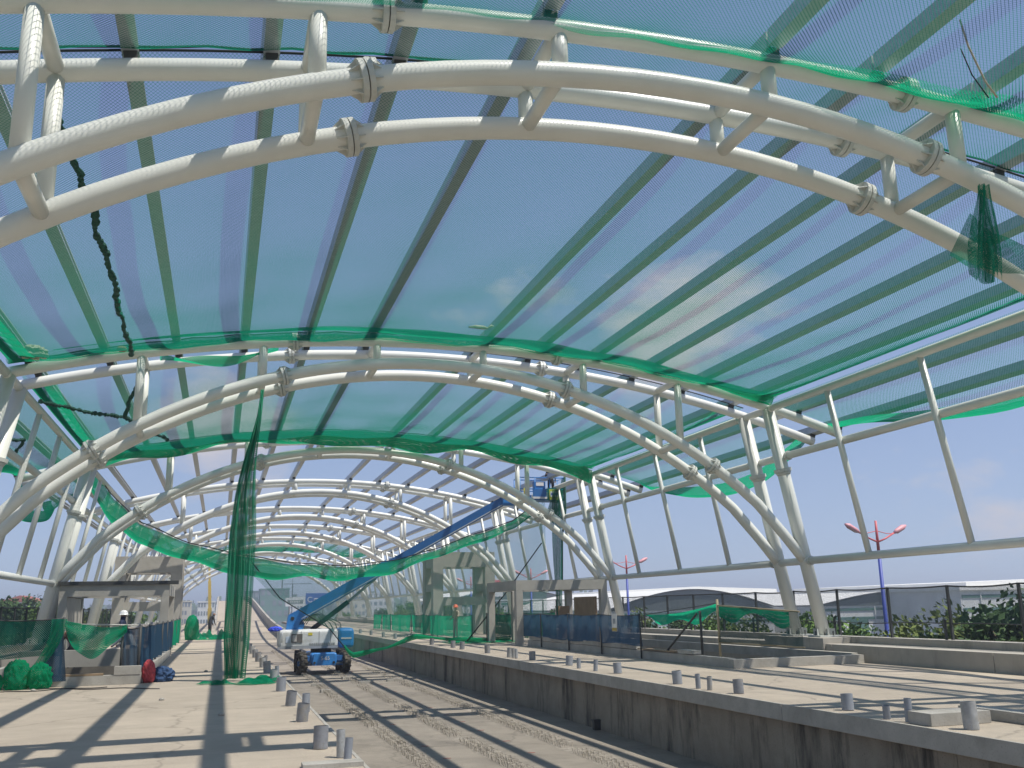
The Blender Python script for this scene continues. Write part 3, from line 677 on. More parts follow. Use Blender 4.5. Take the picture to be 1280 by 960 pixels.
part('column', (13.3, 44.4, .002), (13.6, 44.7, 2.3)); part('plywood_panel', (15.5, 44.1, .002), (16.05, 44.2, 1.6), WOOD); part('side_panel', (16.1, 40.9, .002), (16.2, 43.6, 2.0), WOOD)
l_, part = low_frame('stair_frame', -5.85, -1.92, 40.05, 44.8, 2.72, False, 'low concrete frame on the left platform with a dark steel channel on top')
part('steel_channel', (-5.9, 39.98, 2.722), (-1.6, 40.25, 2.86), DARKST); part('side_wall', (-5.8, 40.4, .002), (-5.6, 44.4, 2.28), PCON)
def tall_frame(x0, x1, y0, y1, top_, label, flip):
    ox, oy = (x0+x1)/2, y0
    root = empty('lift_shaft_frame', (ox, oy, 0), label, 'concrete frame', 'tall concrete frames')
    def part(nm, a, b_, ma=PCON): MB().span((a[0]-ox, a[1]-oy, a[2]), (b_[0]-ox, b_[1]-oy, b_[2])).build(nm, ma, root)
    cw = .62
    for xx in (x0, x1-cw):
        for yy in (y0, y1-cw): part('column', (xx, yy, .002), (xx+cw, yy+cw, top_-.9))
    for yy in (y0, y1-cw):
        part('top_beam', (x0-.003, yy-.003, top_-.9), (x1+.003, yy+cw+.003, top_))
        part('middle_beam', (x0+cw, yy+.1, 1.75), (x1-cw, yy+cw-.1, 2.25))
    for xx in (x0, x1-cw):
        part('side_beam', (xx+.05, y0+cw+.004, top_-.9), (xx+cw-.05, y1-cw-.004, top_-.003)); part('side_middle_beam', (xx+.06, y0+cw, 2.6), (xx+cw-.06, y1-cw, 3.05))
    return root
tall_frame(12.35, 16.25, 58.0, 61.2, 4.95, 'tall concrete lift frame on the right platform behind the worker in orange helmet', 0)
tall_frame(-5.75, -2.15, 58.0, 61.2, 4.75, 'tall concrete lift frame on the left platform behind the low frame', 1)

# pit kerbs
def kerb(label, pq, openx):
    x0, x1, y0, y1 = pq; root = empty('pit_kerb', ((x0+x1)/2, y0, 0), label, 'kerb', 'kerbs round the stair pits'); ox, oy = (x0+x1)/2, y0
    def part(nm, a, b_, ma=LIP): MB().span((a[0]-ox, a[1]-oy, a[2]), (b_[0]-ox, b_[1]-oy, b_[2])).build(nm, ma, root)
    part('kerb_piece', (x0-.2, y0-.25, .003), (x1+.2, y0, .22)); part('kerb_piece', (x1, y0+.004, .003), (x1+.2, y1, .26)); part('kerb_piece', (x0-.2, y0+.004, .003), (x0, y1, .24))
    return part
pa = kerb('low concrete kerb round the stair pit on the left platform', LP_, 1)
pa('end_block', (-2.35, 25.34, .225), (-1.76, 25.58, .42)); pa('plank', (-5.4, 25.36, .225), (-2.6, 25.55, .27), WOOD)
pa('inner_wall', (-5.55, 31.5, .14), (-2.0, 31.8, .62), PCON)
pa = kerb('low concrete kerb round the stair pit on the right platform', RP_, 1)
pa('kerb_wall', (12.5, 28.4, .265), (12.7, 39.4, .40)); pa('step', (12.45, 24.5, .265), (12.72, 25.4, .36)); pa('plank', (12.46, 25.6, .265), (12.74, 28.2, .30), WOOD)

# ------------------------------------------------------------------ netting fences on the platforms
def net_fence(name, p0, p1, z0, z1, n, ma, label, group, sag=.04, post=True, cat='net fence', wave=.04):
    p0 = Vector((*p0, 0)); p1 = Vector((*p1, 0)); d_ = p1-p0; nr = Vector((-d_.y, d_.x, 0)).normalized()
    root = empty(name, p0, label, cat, group)
    for i in range(n):
        a0, a1 = i/n, (i+1)/n; ph = rnd.uniform(0, 6)
        def fn(a, c):
            q = d_*(a0+(a1-a0)*a); s_ = math.sin(math.pi*a)
            return q+nr*(wave*math.sin(8*a+ph)*(1-c*.6)+.03*math.sin(19*a+3*c+ph))+Vector((0, 0, z0+(z1-z0)*c-sag*s_*c+.03*math.sin(5*a+ph)*(1-c)))
        MB().sheet(18, 8, fn).build('net_panel', MATS[ma], root)
        MB().tube([d_*(a0+(a1-a0)*q/8)+Vector((0, 0, z1+.01-sag*math.sin(math.pi*q/8))) for q in range(9)], .016, 6).build('top_rail', DARKST, root)
    if post:
        for i in range(n+1):
            q = d_*(i/n); MB().tube([q+Vector((0, 0, .004)), q+Vector((0, 0, z1+.04))], .028, 8).build('post', DARKST, root)
    return root
bf = net_fence('blue_net_fence', (12.45, 27.9), (12.45, 40.9), .38, 1.30, 4, 'net_blue', 'blue net fence on posts beside the right stair pit', 'blue net fences')
b = MB(); b.box((-.06, 1.9, 1.06), (.012, .42, .56)); ps = b.build('poster', mat('poster_white', (.75, .75, .72), .6, .05), bf)
b = MB(); b.box((-.068, 1.9, .84), (.006, .40, .10)); b.build('poster_band', mat('poster_gold', (.45, .33, .06), .6, .1), ps)
b = MB(); b.box((-.068, 1.9, 1.1), (.006, .20, .16)); b.build('poster_figure', mat('poster_grey', (.35, .38, .40), .6, .2), ps)
net_fence('blue_net_fence', (-1.85, 25.9), (-1.85, 42), .30, 1.32, 5, 'net_blue', 'long blue net fence beside the left stair pit', 'blue net fences', wave=.09)
net_fence('blue_net_fence', (-2.25, 25.75), (-1.85, 25.75), .32, 1.30, 1, 'net_blue', 'short blue net panel closing the near end of the left pit', 'blue net fences')
net_fence('green_net_fence', (-6.9, 25.45), (-3.55, 25.45), .68, 1.55, 2, 'net_dark_green', 'dark green net fence at the left edge of the photo', 'green net fences')
MB().sheet(10, 14, lambda a, c: (-3.72+.55*(a-.5)*(.35+.65*c)+.06, 25.3+.05*math.sin(9*a), 1.55-1.42*c)).build('blue_tarp', MATS['net_blue'], None, 'blue tarp strip hanging at the corner of the left pit fence', 'tarp')
MB().sheet(14, 20, lambda a, c: (-3.62-.45*c*c+.34*(a-.5)*(1-.35*c), 25.22+.04*math.sin(13*a+3*c), 1.55-1.15*c)).build('net_drape', MATS['net_bright'], None, 'green net drape tied to the left fence corner above a net bundle', 'net drape')
MB().sheet(34, 14, lambda a, c: (-3.55+1.4*a, 25.65-.35*c*math.sin(math.pi*a)+.04*math.sin(7*a+9*c), 1.50-.12*a-.30*math.sin(math.pi*a)*(1-c)*.3-(.66*math.sin(math.pi*(a**.8))+.14)*c-.03*c*math.sin(15*a)+.02*math.sin(20*c+6*a))).build('net_swag', MATS['net_dense'], None, 'dark green net swag sagging over the near end of the left pit', 'net swag')
b = MB(); b.tube([(-3.5, 25.7, 1.42), (-1.9, 25.7, 1.36)], .02, 6); b.build('scaffold_rail', mat('pale_rail', (.45, .44, .40), .6, .1), None, 'thin pale scaffold rail over the left pit', 'rail')
net_fence('green_net_fence', (12.1, 47.5), (12.1, 80), .10, 1.22, 8, 'net_bright', 'long green net fence on the right platform behind the curtain net', 'green net fences', sag=.06, wave=.1)
net_fence('green_net_fence', (12.15, 44.9), (16.3, 46.9), .15, 1.3, 2, 'net_dark_green', 'dark green net fence between the two right concrete frames', 'green net fences', sag=.06, wave=.1)
net_fence('green_net_fence', (-2.1, 45.2), (-2.1, 57), .10, 1.3, 3, 'net_bright', 'green net fence on the left platform beside the tall frame', 'green net fences', sag=.06, wave=.1)
# near right enclosure: green shade on poles over the pit end
root = empty('shade_enclosure', (12.6, 22.4, 0), 'green net shade on bamboo and steel posts at the near right pit', 'enclosure')
pc = lambda nm, p0, p1, r, ma: MB().tube([Vector(p0)-Vector((12.6, 22.4, 0)), Vector(p1)-Vector((12.6, 22.4, 0))], r, 8).build(nm, ma, root)
BAM = mat('bamboo', (.36, .30, .19), .7, .2, 8)
pc('post', (12.6, 24.2, .26), (12.6, 24.2, 1.42), .035, DARKST); pc('post', (12.6, 23.2, .26), (12.6, 23.2, 1.72), .035, BAM); pc('brace', (12.6, 26.4, .28), (12.6, 24.4, 1.34), .03, DARKST)
pc('rail', (12.6, 23.2, 1.56), (12.6, 19.4, 1.40), .02, BAM); pc('rail', (12.6, 23.2, .62), (12.6, 19.3, .62), .02, BAM); pc('cord', (12.6, 27.9, 1.30), (12.6, 23.2, 1.62), .012, DARKST)
def shd(a, c):
    y = 27.9-4.7*a; zt = 1.30+.32*a-.10*math.sin(math.pi*a); return (.05*math.sin(9*a+4*c)+.35*c, y-22.4, zt-(.16+.22*a*(1-a)*2+.10*math.sin(13*a))*c)
MB().sheet(30, 8, shd).build('shade_net', MATS['net_dense'], root)
MB().sheet(24, 10, lambda a, c: (.04*math.sin(11*a+4*c), 23.2-3.8*a-22.4, 1.56-.16*a-.94*c+.16*a*c)).build('side_net', MATS['net_side'], root)
MB().sheet(20, 8, lambda a, c: (.03+.05*math.sin(11*a), 23.2-3.4*a-22.4, 1.54-.15*a-(.25+.15*math.sin(9*a))*c)).build('shade_flap', MATS['net_dense'], root)

# bundles and piles
lump('net_bundle', (-4.38, 25.0, .30), (.27, .25, .36), .35, MATS['net_dense'], 'round green net bundle on the kerb, left of two', 'net bundle', 11, 'green net bundles on the left kerb')
lump('net_bundle', (-3.90, 25.0, .26), (.25, .24, .31), .35, MATS['net_dense'], 'round green net bundle on the kerb, right of two under the drape', 'net bundle', 12, 'green net bundles on the left kerb')
lump('net_bundle', (-4.85, 24.9, .16), (.2, .22, .22), .35, MATS['net_dense'], 'small green net bundle at the left edge of the photo', 'net bundle', 13, 'green net bundles on the left kerb')
lump('tarp_heap', (-1.28, 25.9, .15), (.26, .24, .2), .4, mat('blue_cloth', (.02, .06, .15), .8, .2, 8), 'crumpled dark blue tarp beside the red sack', 'tarp', 14)
lump('sack', (-1.60, 25.7, .235), (.16, .16, .29), .2, mat('red_sack', (.42, .05, .06), .75, .35, 14), 'red patterned sack standing by the blue net fence', 'sack', 15)
pile(-.35, 62, .9, .5, .3, 7, 21, 'flat green net heap far down the left platform', 'net_bright')
pile(-.1, 66, 1.0, .6, .6, 7, 22, 'taller green net heap far down the left platform', 'net_bunch')
lump('covered_bin', (-1.6, 63, .62), (.42, .5, .85), .12, MATS['net_dense'], 'upright bin wrapped in green net far down the left platform', 'bin', 23)
for i, (x, y) in enumerate([(-.3, 29.3), (-1.1, 26.6), (.1, 17.0), (-3.9, 24.3), (-1.0, 20.4)]):
    lump('rubble', (x, y, .02), (.05, .045, .03), .3, LIP, f'small pale lump of rubble on the left platform, {ORD[i]} of a few', 'rubble', 40+i, 'rubble on the left platform')
for i, (x0_, y0_, x1_, y1_) in enumerate([(-3.9, 24.7, -1.2, 23.5), (-4.6, 24.1, -2.4, 24.6)]):
    b = MB(); b.tube([(x0_+(x1_-x0_)*q/14, y0_+(y1_-y0_)*q/14+.18*math.sin(q*.8+i), .014) for q in range(15)], .011, 6); b.build('cable', mat('black_cable', (.02, .02, .02), .6, .1), None, ['thin black cable lying on the left platform before the kerb', 'second thin black cable close to the kerb on the left'][i], 'cable', 'cables on the left platform')

# ------------------------------------------------------------------ people
SKIN = mat('skin', (.30, .17, .11), .6, .1, 6); HELM = {c: mat('helmet_'+c, v, .3, .04) for c, v in dict(white=(.8, .8, .78), red=(.5, .03, .03), orange=(.75, .13, .05)).items()}
def person(loc, rz, pose, shirt, trousers, helmet, label, scale=1.0):
    """pose: joint positions in metres, standing height about 1.7"""
    J = dict(pelvis=(0, 0, .95), waist=(0, .0, 1.08), chest=(0, 0, 1.30), neck=(0, 0, 1.46), head=(0, .01, 1.56), crown=(0, .015, 1.66),
             lsh=(-.17, 0, 1.40), lel=(-.23, .0, 1.12), lwr=(-.22, .10, .88), lhd=(-.21, .13, .80), rsh=(.17, 0, 1.40), rel=(.23, 0, 1.12), rwr=(.22, .10, .88), rhd=(.21, .13, .80),
             lhip=(-.09, 0, .90), lkn=(-.10, .02, .50), lan=(-.10, 0, .09), lto=(-.11, .15, .04), rhip=(.09, 0, .90), rkn=(.10, .02, .50), ran=(.10, 0, .09), rto=(.11, .15, .04))
    J.update(pose)
    E_ = [('pelvis', 'waist'), ('waist', 'chest'), ('chest', 'neck'), ('neck', 'head'), ('head', 'crown'), ('chest', 'lsh'), ('lsh', 'lel'), ('lel', 'lwr'), ('lwr', 'lhd'), ('chest', 'rsh'), ('rsh', 'rel'), ('rel', 'rwr'), ('rwr', 'rhd'),
          ('pelvis', 'lhip'), ('lhip', 'lkn'), ('lkn', 'lan'), ('lan', 'lto'), ('pelvis', 'rhip'), ('rhip', 'rkn'), ('rkn', 'ran'), ('ran', 'rto')]
    rad = dict(pelvis=.135, waist=.125, chest=.145, neck=.055, head=.095, crown=.07, lsh=.065, lel=.045, lwr=.033, lhd=.036, rsh=.065, rel=.045, rwr=.033, rhd=.036, lhip=.095, lkn=.062, lan=.045, lto=.04, rhip=.095, rkn=.062, ran=.045, rto=.04)
    ks = list(J); me = bpy.data.meshes.new('body'); me.from_pydata([J[k] for k in ks], [(ks.index(a), ks.index(b_)) for a, b_ in E_], [])
    tmp = bpy.data.objects.new('tmp', me); COL.objects.link(tmp)
    sk = tmp.modifiers.new('s', 'SKIN'); sk.use_smooth_shade = True; tmp.modifiers.new('d', 'SUBSURF').levels = 2
    for i, k in enumerate(ks): me.skin_vertices[0].data[i].radius = (rad[k], rad[k]*(.75 if k in ('pelvis', 'waist', 'chest') else 1))
    me.skin_vertices[0].data[0].use_root = True
    dg = bpy.context.evaluated_depsgraph_get(); dg.update(); bm_ = bpy.data.meshes.new_from_object(tmp.evaluated_get(dg))
    bpy.data.objects.remove(tmp)
    bm_.name = 'body'; bm_.materials.clear()
    for q in (SKIN, shirt, trousers, DARKST): bm_.materials.append(q)
    seg = [(Vector(J[a]), Vector(J[b_]), a, b_) for a, b_ in E_]
    for pl in bm_.polygons:
        c = pl.center; best = None
        for a, b_, na, nb in seg:
            ab = b_-a; tt = max(0, min(1, (c-a).dot(ab)/ab.dot(ab))); dd = (c-a-ab*tt).length/rad[na]
            if best is None or dd < best[0]: best = (dd, na, nb)
        na, nb = best[1:]
        pl.material_index = 0 if na in ('neck', 'head') or nb in ('lhd', 'rhd') else 3 if nb in ('lto', 'rto') else 2 if nb in ('lkn', 'rkn', 'lan', 'ran', 'lhip', 'rhip') or (nb == 'waist' and c.z < (J['pelvis'][2]+J['waist'][2])/2) else 1
    root = empty('person', loc, label, 'person', 'workers on the site', rz); root.scale = (scale,)*3
    o = bpy.data.objects.new('body', bm_); COL.objects.link(o); o.parent = root
    h = Vector(J['crown'])+Vector((0, 0, -.03))
    if helmet:
        b = MB(); prof_ = [(.158, -.005), (.125, 0), (.122, .05), (.10, .10), (.06, .135), (.001, .145)]
        n = 18; k0 = len(b.v)
        for r__, z in prof_:
            for q in range(n):
                a = 2*math.pi*q/n; b.v.append(h+Vector((math.cos(a)*r__*.92, math.sin(a)*r__*1.08+(.03 if r__ > .15 and math.sin(a) > 0 else 0), z-.02)))
        for i in range(len(prof_)-1):
            for q in range(n): b.face([k0+i*n+q, k0+i*n+(q+1) % n, k0+(i+1)*n+(q+1) % n, k0+(i+1)*n+q], smooth=True)
        b.build('helmet', HELM[helmet], root)
    # face: nose and ears
    hd = Vector(J['head'])
    b = MB(); b.tube([hd+Vector((0, .085, .03)), hd+Vector((0, .118, -.01)), hd+Vector((0, .095, -.02))], [.012, .018, .012], 6); b.build('nose', SKIN, root)
    for sx in (-1, 1): MB().tube([hd+Vector((sx*.09, .0, .03)), hd+Vector((sx*.098, -.01, -.02))], [.022, .015], 6).build('ear', SKIN, root)
    return root
CL = {k: mat('cloth_'+k, v, .85, .15, 12) for k, v in dict(navy=(.02, .03, .07), khaki=(.38, .33, .24), grey=(.28, .28, .27), brown=(.10, .055, .03), white=(.6, .6, .58), dark=(.03, .03, .035), green=(.10, .25, .05)).items()}
person((-3.0, 34.0, .0), R(-100), dict(lhd=(-.10, .36, 1.02), lwr=(-.14, .28, 1.0), lel=(-.24, .05, 1.14), rhd=(.10, .36, 1.0), rwr=(.14, .28, 1.0), rel=(.24, .05, 1.14), rkn=(.10, .12, .5), ran=(.11, .12, .09), rto=(.12, .27, .04)), CL['navy'], CL['dark'], 'white', 'worker in navy clothes and white helmet standing behind the left pit')
person((-2.5, 33.0, -.02), R(70), dict(pelvis=(0, 0, .62), waist=(0, .08, .74), chest=(0, .22, .92), neck=(0, .32, 1.05), head=(0, .38, 1.13), crown=(0, .40, 1.23), lsh=(-.17, .26, 1.0), rsh=(.17, .26, 1.0), lel=(-.24, .45, .82), rel=(.24, .45, .82), lwr=(-.18, .62, .70), rwr=(.18, .62, .70), lhd=(-.16, .70, .66), rhd=(.16, .70, .66),
       lhip=(-.09, 0, .58), rhip=(.09, 0, .58), lkn=(-.14, .32, .48), rkn=(.14, .32, .48)), CL['white'], CL['dark'], 'red', 'worker in red helmet crouching with a pale sheet behind the left pit')
person((-4.3, 33.5, 0), R(40), dict(pelvis=(0, 0, .70), waist=(0, .10, .80), chest=(0, .30, .92), neck=(0, .43, 1.00), head=(0, .50, 1.04), crown=(0, .55, 1.12), lsh=(-.17, .32, 1.0), rsh=(.17, .32, 1.0), lel=(-.22, .45, .75), rel=(.22, .45, .75), lwr=(-.18, .58, .55), rwr=(.18, .58, .55), lhd=(-.17, .62, .47), rhd=(.17, .62, .47),
       lhip=(-.09, 0, .66), rhip=(.09, 0, .66), lkn=(-.12, .28, .48), rkn=(.12, .28, .48)), CL['brown'], CL['dark'], None, 'worker in brown bending down behind the dark green net on the left')
person((12.0, 50.6, 0), R(120), dict(lhd=(-.42, .30, 1.16), lwr=(-.36, .24, 1.14), lel=(-.28, .08, 1.18), rhd=(.24, .22, .98), rwr=(.23, .16, 1.02)), CL['khaki'], CL['grey'], 'orange', 'worker in pale shirt and orange helmet on the right platform', 1.02)
person((-.6, 67.5, 0), R(-60), dict(waist=(0, .04, 1.06), chest=(0, .14, 1.24), neck=(0, .22, 1.37), head=(0, .27, 1.45), crown=(0, .30, 1.54), lsh=(-.17, .14, 1.34), rsh=(.17, .14, 1.34), lel=(-.2, .2, 1.05), rel=(.2, .2, 1.05), lwr=(-.15, .3, .84), rwr=(.15, .3, .84), lhd=(-.14, .34, .77), rhd=(.14, .34, .77)), CL['dark'], CL['dark'], None, 'figure in dark clothes stooping far down the left platform')

# ------------------------------------------------------------------ boom lift
BLUE = mat('lift_blue', (.025, .20, .55), .4, .08, 5, dirt=(.05, .18, .42), dscale=2); DBLUE = mat('lift_dark_blue', (.025, .13, .36), .45, .1, 5); LWHITE = mat('lift_white', (.62, .63, .63), .45, .07, 3, dirt=(.45, .44, .41), dscale=2); TYRE = mat('tyre', (.035, .032, .028), .9, .3, 9, dirt=(.16, .135, .10), dscale=3); RIM = mat('rim', (.45, .42, .36), .6, .15, 6); HOSE = mat('hose_black', (.02, .02, .02), .5, .1)
LX, LY, LZ = 4.85, 49.2, -1.35
lift = empty('boom_lift', (LX, LY, LZ), 'blue and white boom lift on the trackbed with its boom raised to the right', 'boom lift', rz=0)
def LB(nm, mb, ma, parent=None): return mb.build(nm, ma, parent or lift)
def rbox(x0, x1, y0, y1, z0, z1, bev=.1, seg=3):
    bm = bmesh.new(); bmesh.ops.create_cube(bm, size=1)
    for v in bm.verts: v.co = Vector(((x0+x1)/2+v.co.x*(x1-x0), (y0+y1)/2+v.co.y*(y1-y0), (z0+z1)/2+v.co.z*(z1-z0)))
    bmesh.ops.bevel(bm, geom=bm.edges[:], offset=bev, segments=seg, affect='EDGES', profile=.6)
    b = MB(); b.v = [v.co.copy() for v in bm.verts]; bm.verts.index_update()
    for f_ in bm.faces: b.face([v.index for v in f_.verts], smooth=False)
    bm.free(); return b
b = rbox(-.62, .62, -1.5, 1.5, .45, .98, .12); LB('chassis', b, BLUE)
b = MB(); b.prism([(-.55, .42), (.55, .42), (.48, .95), (-.48, .95)], -1.66, -1.505); bp = LB('front_plate', b, BLUE)
b = MB(); b.span((-1.2, -1.28, .40), (1.2, -1.02, .62)); LB('axle', b, DBLUE); b = MB(); b.span((-1.2, 1.02, .40), (1.2, 1.28, .62)); LB('axle', b, DBLUE)
for sx in (-1, 1):
    b = MB(); b.span((sx*.62, -1.4, .62), (sx*.9, -.8, .85)); LB('axle_cover', b, DBLUE)
for sx in (-1, 1):
    for y in (-1.15, 1.15):
        b = MB(); n = 28; ro, wd = .51, .17
        prf = [(-wd, .27), (-wd, .43), (-wd*.85, .49), (-wd*.4, .5), (wd*.4, .5), (wd*.85, .49), (wd, .43), (wd, .27)]
        k0 = len(b.v)
        for q in range(n):
            a = 2*math.pi*q/n
            for x, r__ in prf: b.v.append(Vector((x, math.cos(a)*r__, math.sin(a)*r__)))
        m_ = len(prf)
        for q in range(n):
            for j in range(m_-1): b.face([k0+q*m_+j, k0+q*m_+j+1, k0+((q+1) % n)*m_+j+1, k0+((q+1) % n)*m_+j], smooth=True)
        for q in range(n):                         # lugs
            a = 2*math.pi*(q+.5)/n
            b.box((wd*.45*(1 if q % 2 else -1), math.cos(a)*.5, math.sin(a)*.5), (wd*1.0, .055, .06), Matrix.Rotation(a-math.pi/2, 3, 'X'))
        ty = b.build('wheel', TYRE, lift, loc=(sx*1.02, y, .53)); ty.rotation_euler.z = R(14) if y < 0 else R(-6)
        b = MB(); b.tube([(-.09, 0, 0), (.12*1, 0, 0)], .275, 20, smooth=False); b.tube([(.12, 0, 0), (.15, 0, 0)], .11, 12, smooth=False); b.tube([(-.15, 0, 0), (-.09, 0, 0)], .11, 12, smooth=False); b.build('rim', RIM, ty)
b = MB(); b.tube([(0, 0, .98), (0, 0, 1.2)], .5, 24, smooth=False); LB('slew_ring', b, HOSE)
tt = rbox(-2.1, .72, -.95, .75, 1.2, 2.08, .2, 4); LB('turntable_body', tt, LWHITE)
b = MB(); b.span((-2.15, -1.0, 1.18), (.7, -.955, 1.30)); LB('skirt', b, mat('lift_grey', (.30, .31, .33), .5, .1))
for i in range(13):
    b = MB(); b.box((-.62+.095*i, -.958, 1.38), (.03, .02, .12)); LB('vent_slot', b, HOSE)
b = MB(); b.box((-1.25, -.962, 1.68), (.52, .03, .40)); pn = LB('control_panel', b, mat('panel_grey', (.12, .11, .10), .6, .2))
b = MB(); b.box((-1.36, -.982, 1.68), (.2, .02, .3)); LB('panel_plate', b, mat('plate_pale', (.5, .47, .45), .6, .1), pn)
b = MB(); b.box((-1.66, -.957, 1.62), (.22, .016, .3)); LB('decal', b, mat('decal', (.45, .52, .62), .5, .2))
b = rbox(.75, 1.5, -.9, .7, 1.16, 2.1, .22, 4); LB('engine_cover', b, BLUE)
b = MB(); b.prism([(-1.75, 2.0), (-.95, 2.0), (-.85, 2.35), (-1.2, 2.75), (-1.65, 2.75)], -.42, .1); LB('boom_mount', b, BLUE)
for y in (-.43, .115): LB('pivot_pin', MB().tube([(-1.45, y-.01, 2.6), (-1.45, y+.01, 2.6)], .09, 14, smooth=False), HOSE)
lump('blue_cover', (0, 0, 0), (.32, .26, .12), .3, mat('bright_blue_cloth', (.03, .07, .6), .7, .15, 6), None, None, 31).parent = lift
bpy.data.objects['blue_cover'].location = (-2.25, -.5, 2.12)
P0 = Vector((-1.45, -.16, 2.55)); tip = Vector((8.75, -3.0, 8.25)); dv_ = (tip-P0).normalized()
P1 = P0+dv_*5.3; bo = LB('main_boom', MB().beam(P0, P1, .46, .52), BLUE)
LB('boom_end_collar', MB().beam(P1-dv_*.5, P1+dv_*.02, .52, .58), mat('lift_bright_blue', (.03, .27, .62), .4, .05), bo)
LB('boom_stripe', MB().beam(P0+dv_*.5+Vector((0, -.236, -.2)), P1+Vector((0, -.236, -.2)), .012, .035), LWHITE, bo)
LB('inner_boom', MB().beam(P1, tip, .36, .42), DBLUE); 
LB('boom_rail', MB().beam(P1+Vector((0, -.19, -.15)), tip+Vector((0, -.19, -.15)), .02, .04), LWHITE)
LB('lift_cylinder', MB().tube([(-.5, -.16, 2.05), (-.5, -.16, 2.05)+P0*0 if False else Vector((1.2, -.62, 3.35))], .12, 12), HOSE)
LB('cylinder_rod', MB().tube([Vector((1.2, -.62, 3.35)), P0+dv_*4.6+Vector((0, 0, -.28))], .07, 10), STEEL)
J1 = tip+Vector((.35, -.05, -.05)); LB('boom_head', rbox(tip.x-.25, tip.x+.4, tip.y-.22, tip.y+.22, tip.z-.32, tip.z+.28, .06), BLUE)
for q in range(4):
    LB('hose', MB().tube([(-1.1+.1*q, -.44, 2.3), (-.8+.15*q, -.50, 2.75+.08*q), (-.3+.1*q, -.46, 2.75), (.1+.25*q, -.46, 2.35), (.3+.2*q, -.5, 2.08)], .022, 6), HOSE)
for x in (-1.05, -.2, .35):
    LB('panel_gap', MB().box((x, -.953, 1.72), (.014, .012, .55)), HOSE)
LB('grab_rail', MB().tube([(-1.95, -.98, 1.5), (-1.95, -1.06, 1.6), (-1.95, -1.06, 1.9), (-1.95, -.98, 1.98)], .018, 6), STEEL)
LB('cover_stripe', MB().box((1.12, -.905, 1.62), (.5, .012, .08)), LWHITE)
LB('warning_label', MB().box((-.62, -.956, 1.86), (.2, .014, .12)), mat('label_yellow', (.6, .5, .05), .6, .1))
for sx in (-1, 1): LB('tie_down_lug', MB().tube([(sx*.45, -1.70, .55), (sx*.45, -1.66, .55)], .06, 10, smooth=False), HOSE)
LB('steering_rod', MB().tube([(-.9, -1.32, .5), (.9, -1.32, .5)], .035, 8), STEEL)
# basket
bx0, bx1, by0, by1, bz = 9.0, 11.3, -4.6, -3.6, 8.05
LB('jib', MB().beam(J1, (bx0+.9, by1+.05, bz+.25), .2, .26), DBLUE)
bk = LB('basket_floor', MB().span((bx0, by0, bz), (bx1, by1, bz+.1)), DBLUE)
for z in (.55, 1.12):
    LB('basket_rail', MB().tube([(bx0, by0, bz+z), (bx1, by0, bz+z), (bx1, by1, bz+z), (bx0, by1, bz+z)], .025, 8, closed=True), BLUE, bk)
for x in (bx0, bx0+.77, bx0+1.53, bx1):
    for y in (by0, by1): LB('basket_post', MB().tube([(x, y, bz+.1), (x, y, bz+1.12)], .024, 8), BLUE, bk)
LB('control_box', rbox(bx0+.75, bx0+1.35, by0+.08, by0+.36, bz+.45, bz+.95, .04), BLUE, bk)
LB('control_sheet', MB().box((bx0+1.05, by0+.06, bz+.82), (.4, .012, .2)), mat('paper', (.75, .72, .7), .6, .08), bk)
LB('kick_panel', MB().box((bx0+1.0, by0-.02, bz+.32), (.7, .03, .4)), DBLUE, bk)
LB('basket_tray', MB().box((bx0+1.0, by0-.03, bz+.12), (.75, .05, .1)), LWHITE, bk)
LB('basket_net', MB().sheet(14, 8, lambda a, c: (bx0+1.35+.98*a, by0-.05+.03*math.sin(9*a), bz+.62-.62*c)), MATS['net_bright'], bk)
sg_ = LB('basket_sign', MB().box((bx0+1.72, by0-.10, bz+.28), (.50, .02, .52)), mat('sign_yellow', (.42, .50, .06), .6, .05), bk)
LB('sign_panel', MB().box((bx0+1.72, by0-.116, bz+.30), (.42, .01, .26)), mat('sign_pale', (.55, .65, .62), .6, .05), sg_)
for xx in (-.1, .12): LB('sign_figure', MB().tube([(bx0+1.72+xx, by0-.123, bz+.30), (bx0+1.72+xx, by0-.119, bz+.30)], .07, 10, smooth=False), mat('sign_blue', (.03, .08, .35), .6, .05), sg_)
LB('hazard_sign', MB().box((bx0+.3, by0-.03, bz+.36), (.26, .02, .45)), mat('sign_yellow2', (.6, .52, .05), .6, .05), bk)
LB('hazard_mark', MB().box((bx0+.3, by0-.044, bz+.33), (.17, .01, .26)), mat('sign_purple', (.08, .03, .12), .6, .05), bk)
LB('hanging_drape', MB().sheet(20, 20, lambda a, c: (bx1-.75*(1-a)-.25*c*(1-a)+.02*math.sin(20*a), by0-.02+.06*math.sin(16*a+2*c), bz+1.2*a-2.4*c*(.35+.65*a))), MATS['net_dark_green'], bk)
LB('drape_rope', MB().tube([(bx1+.03, by0-.05, bz+1.2), (bx1+.02, by0-.05, bz-.5), (bx1-.2, by0-.05, bz-1.8), (bx1-.3, by0-.1, bz-4.2)], .05, 7), mat('dark_net_twist', (.015, .10, .065), .9, .5, 25), bk)
person((LX+bx0+1.75, LY+by0+.42, LZ+bz+.1), R(160), dict(rhd=(.20, .35, 1.25), rwr=(.2, .3, 1.2), rel=(.25, .1, 1.15)), CL['dark'], CL['dark'], 'white', 'worker in white helmet standing in the lift basket')
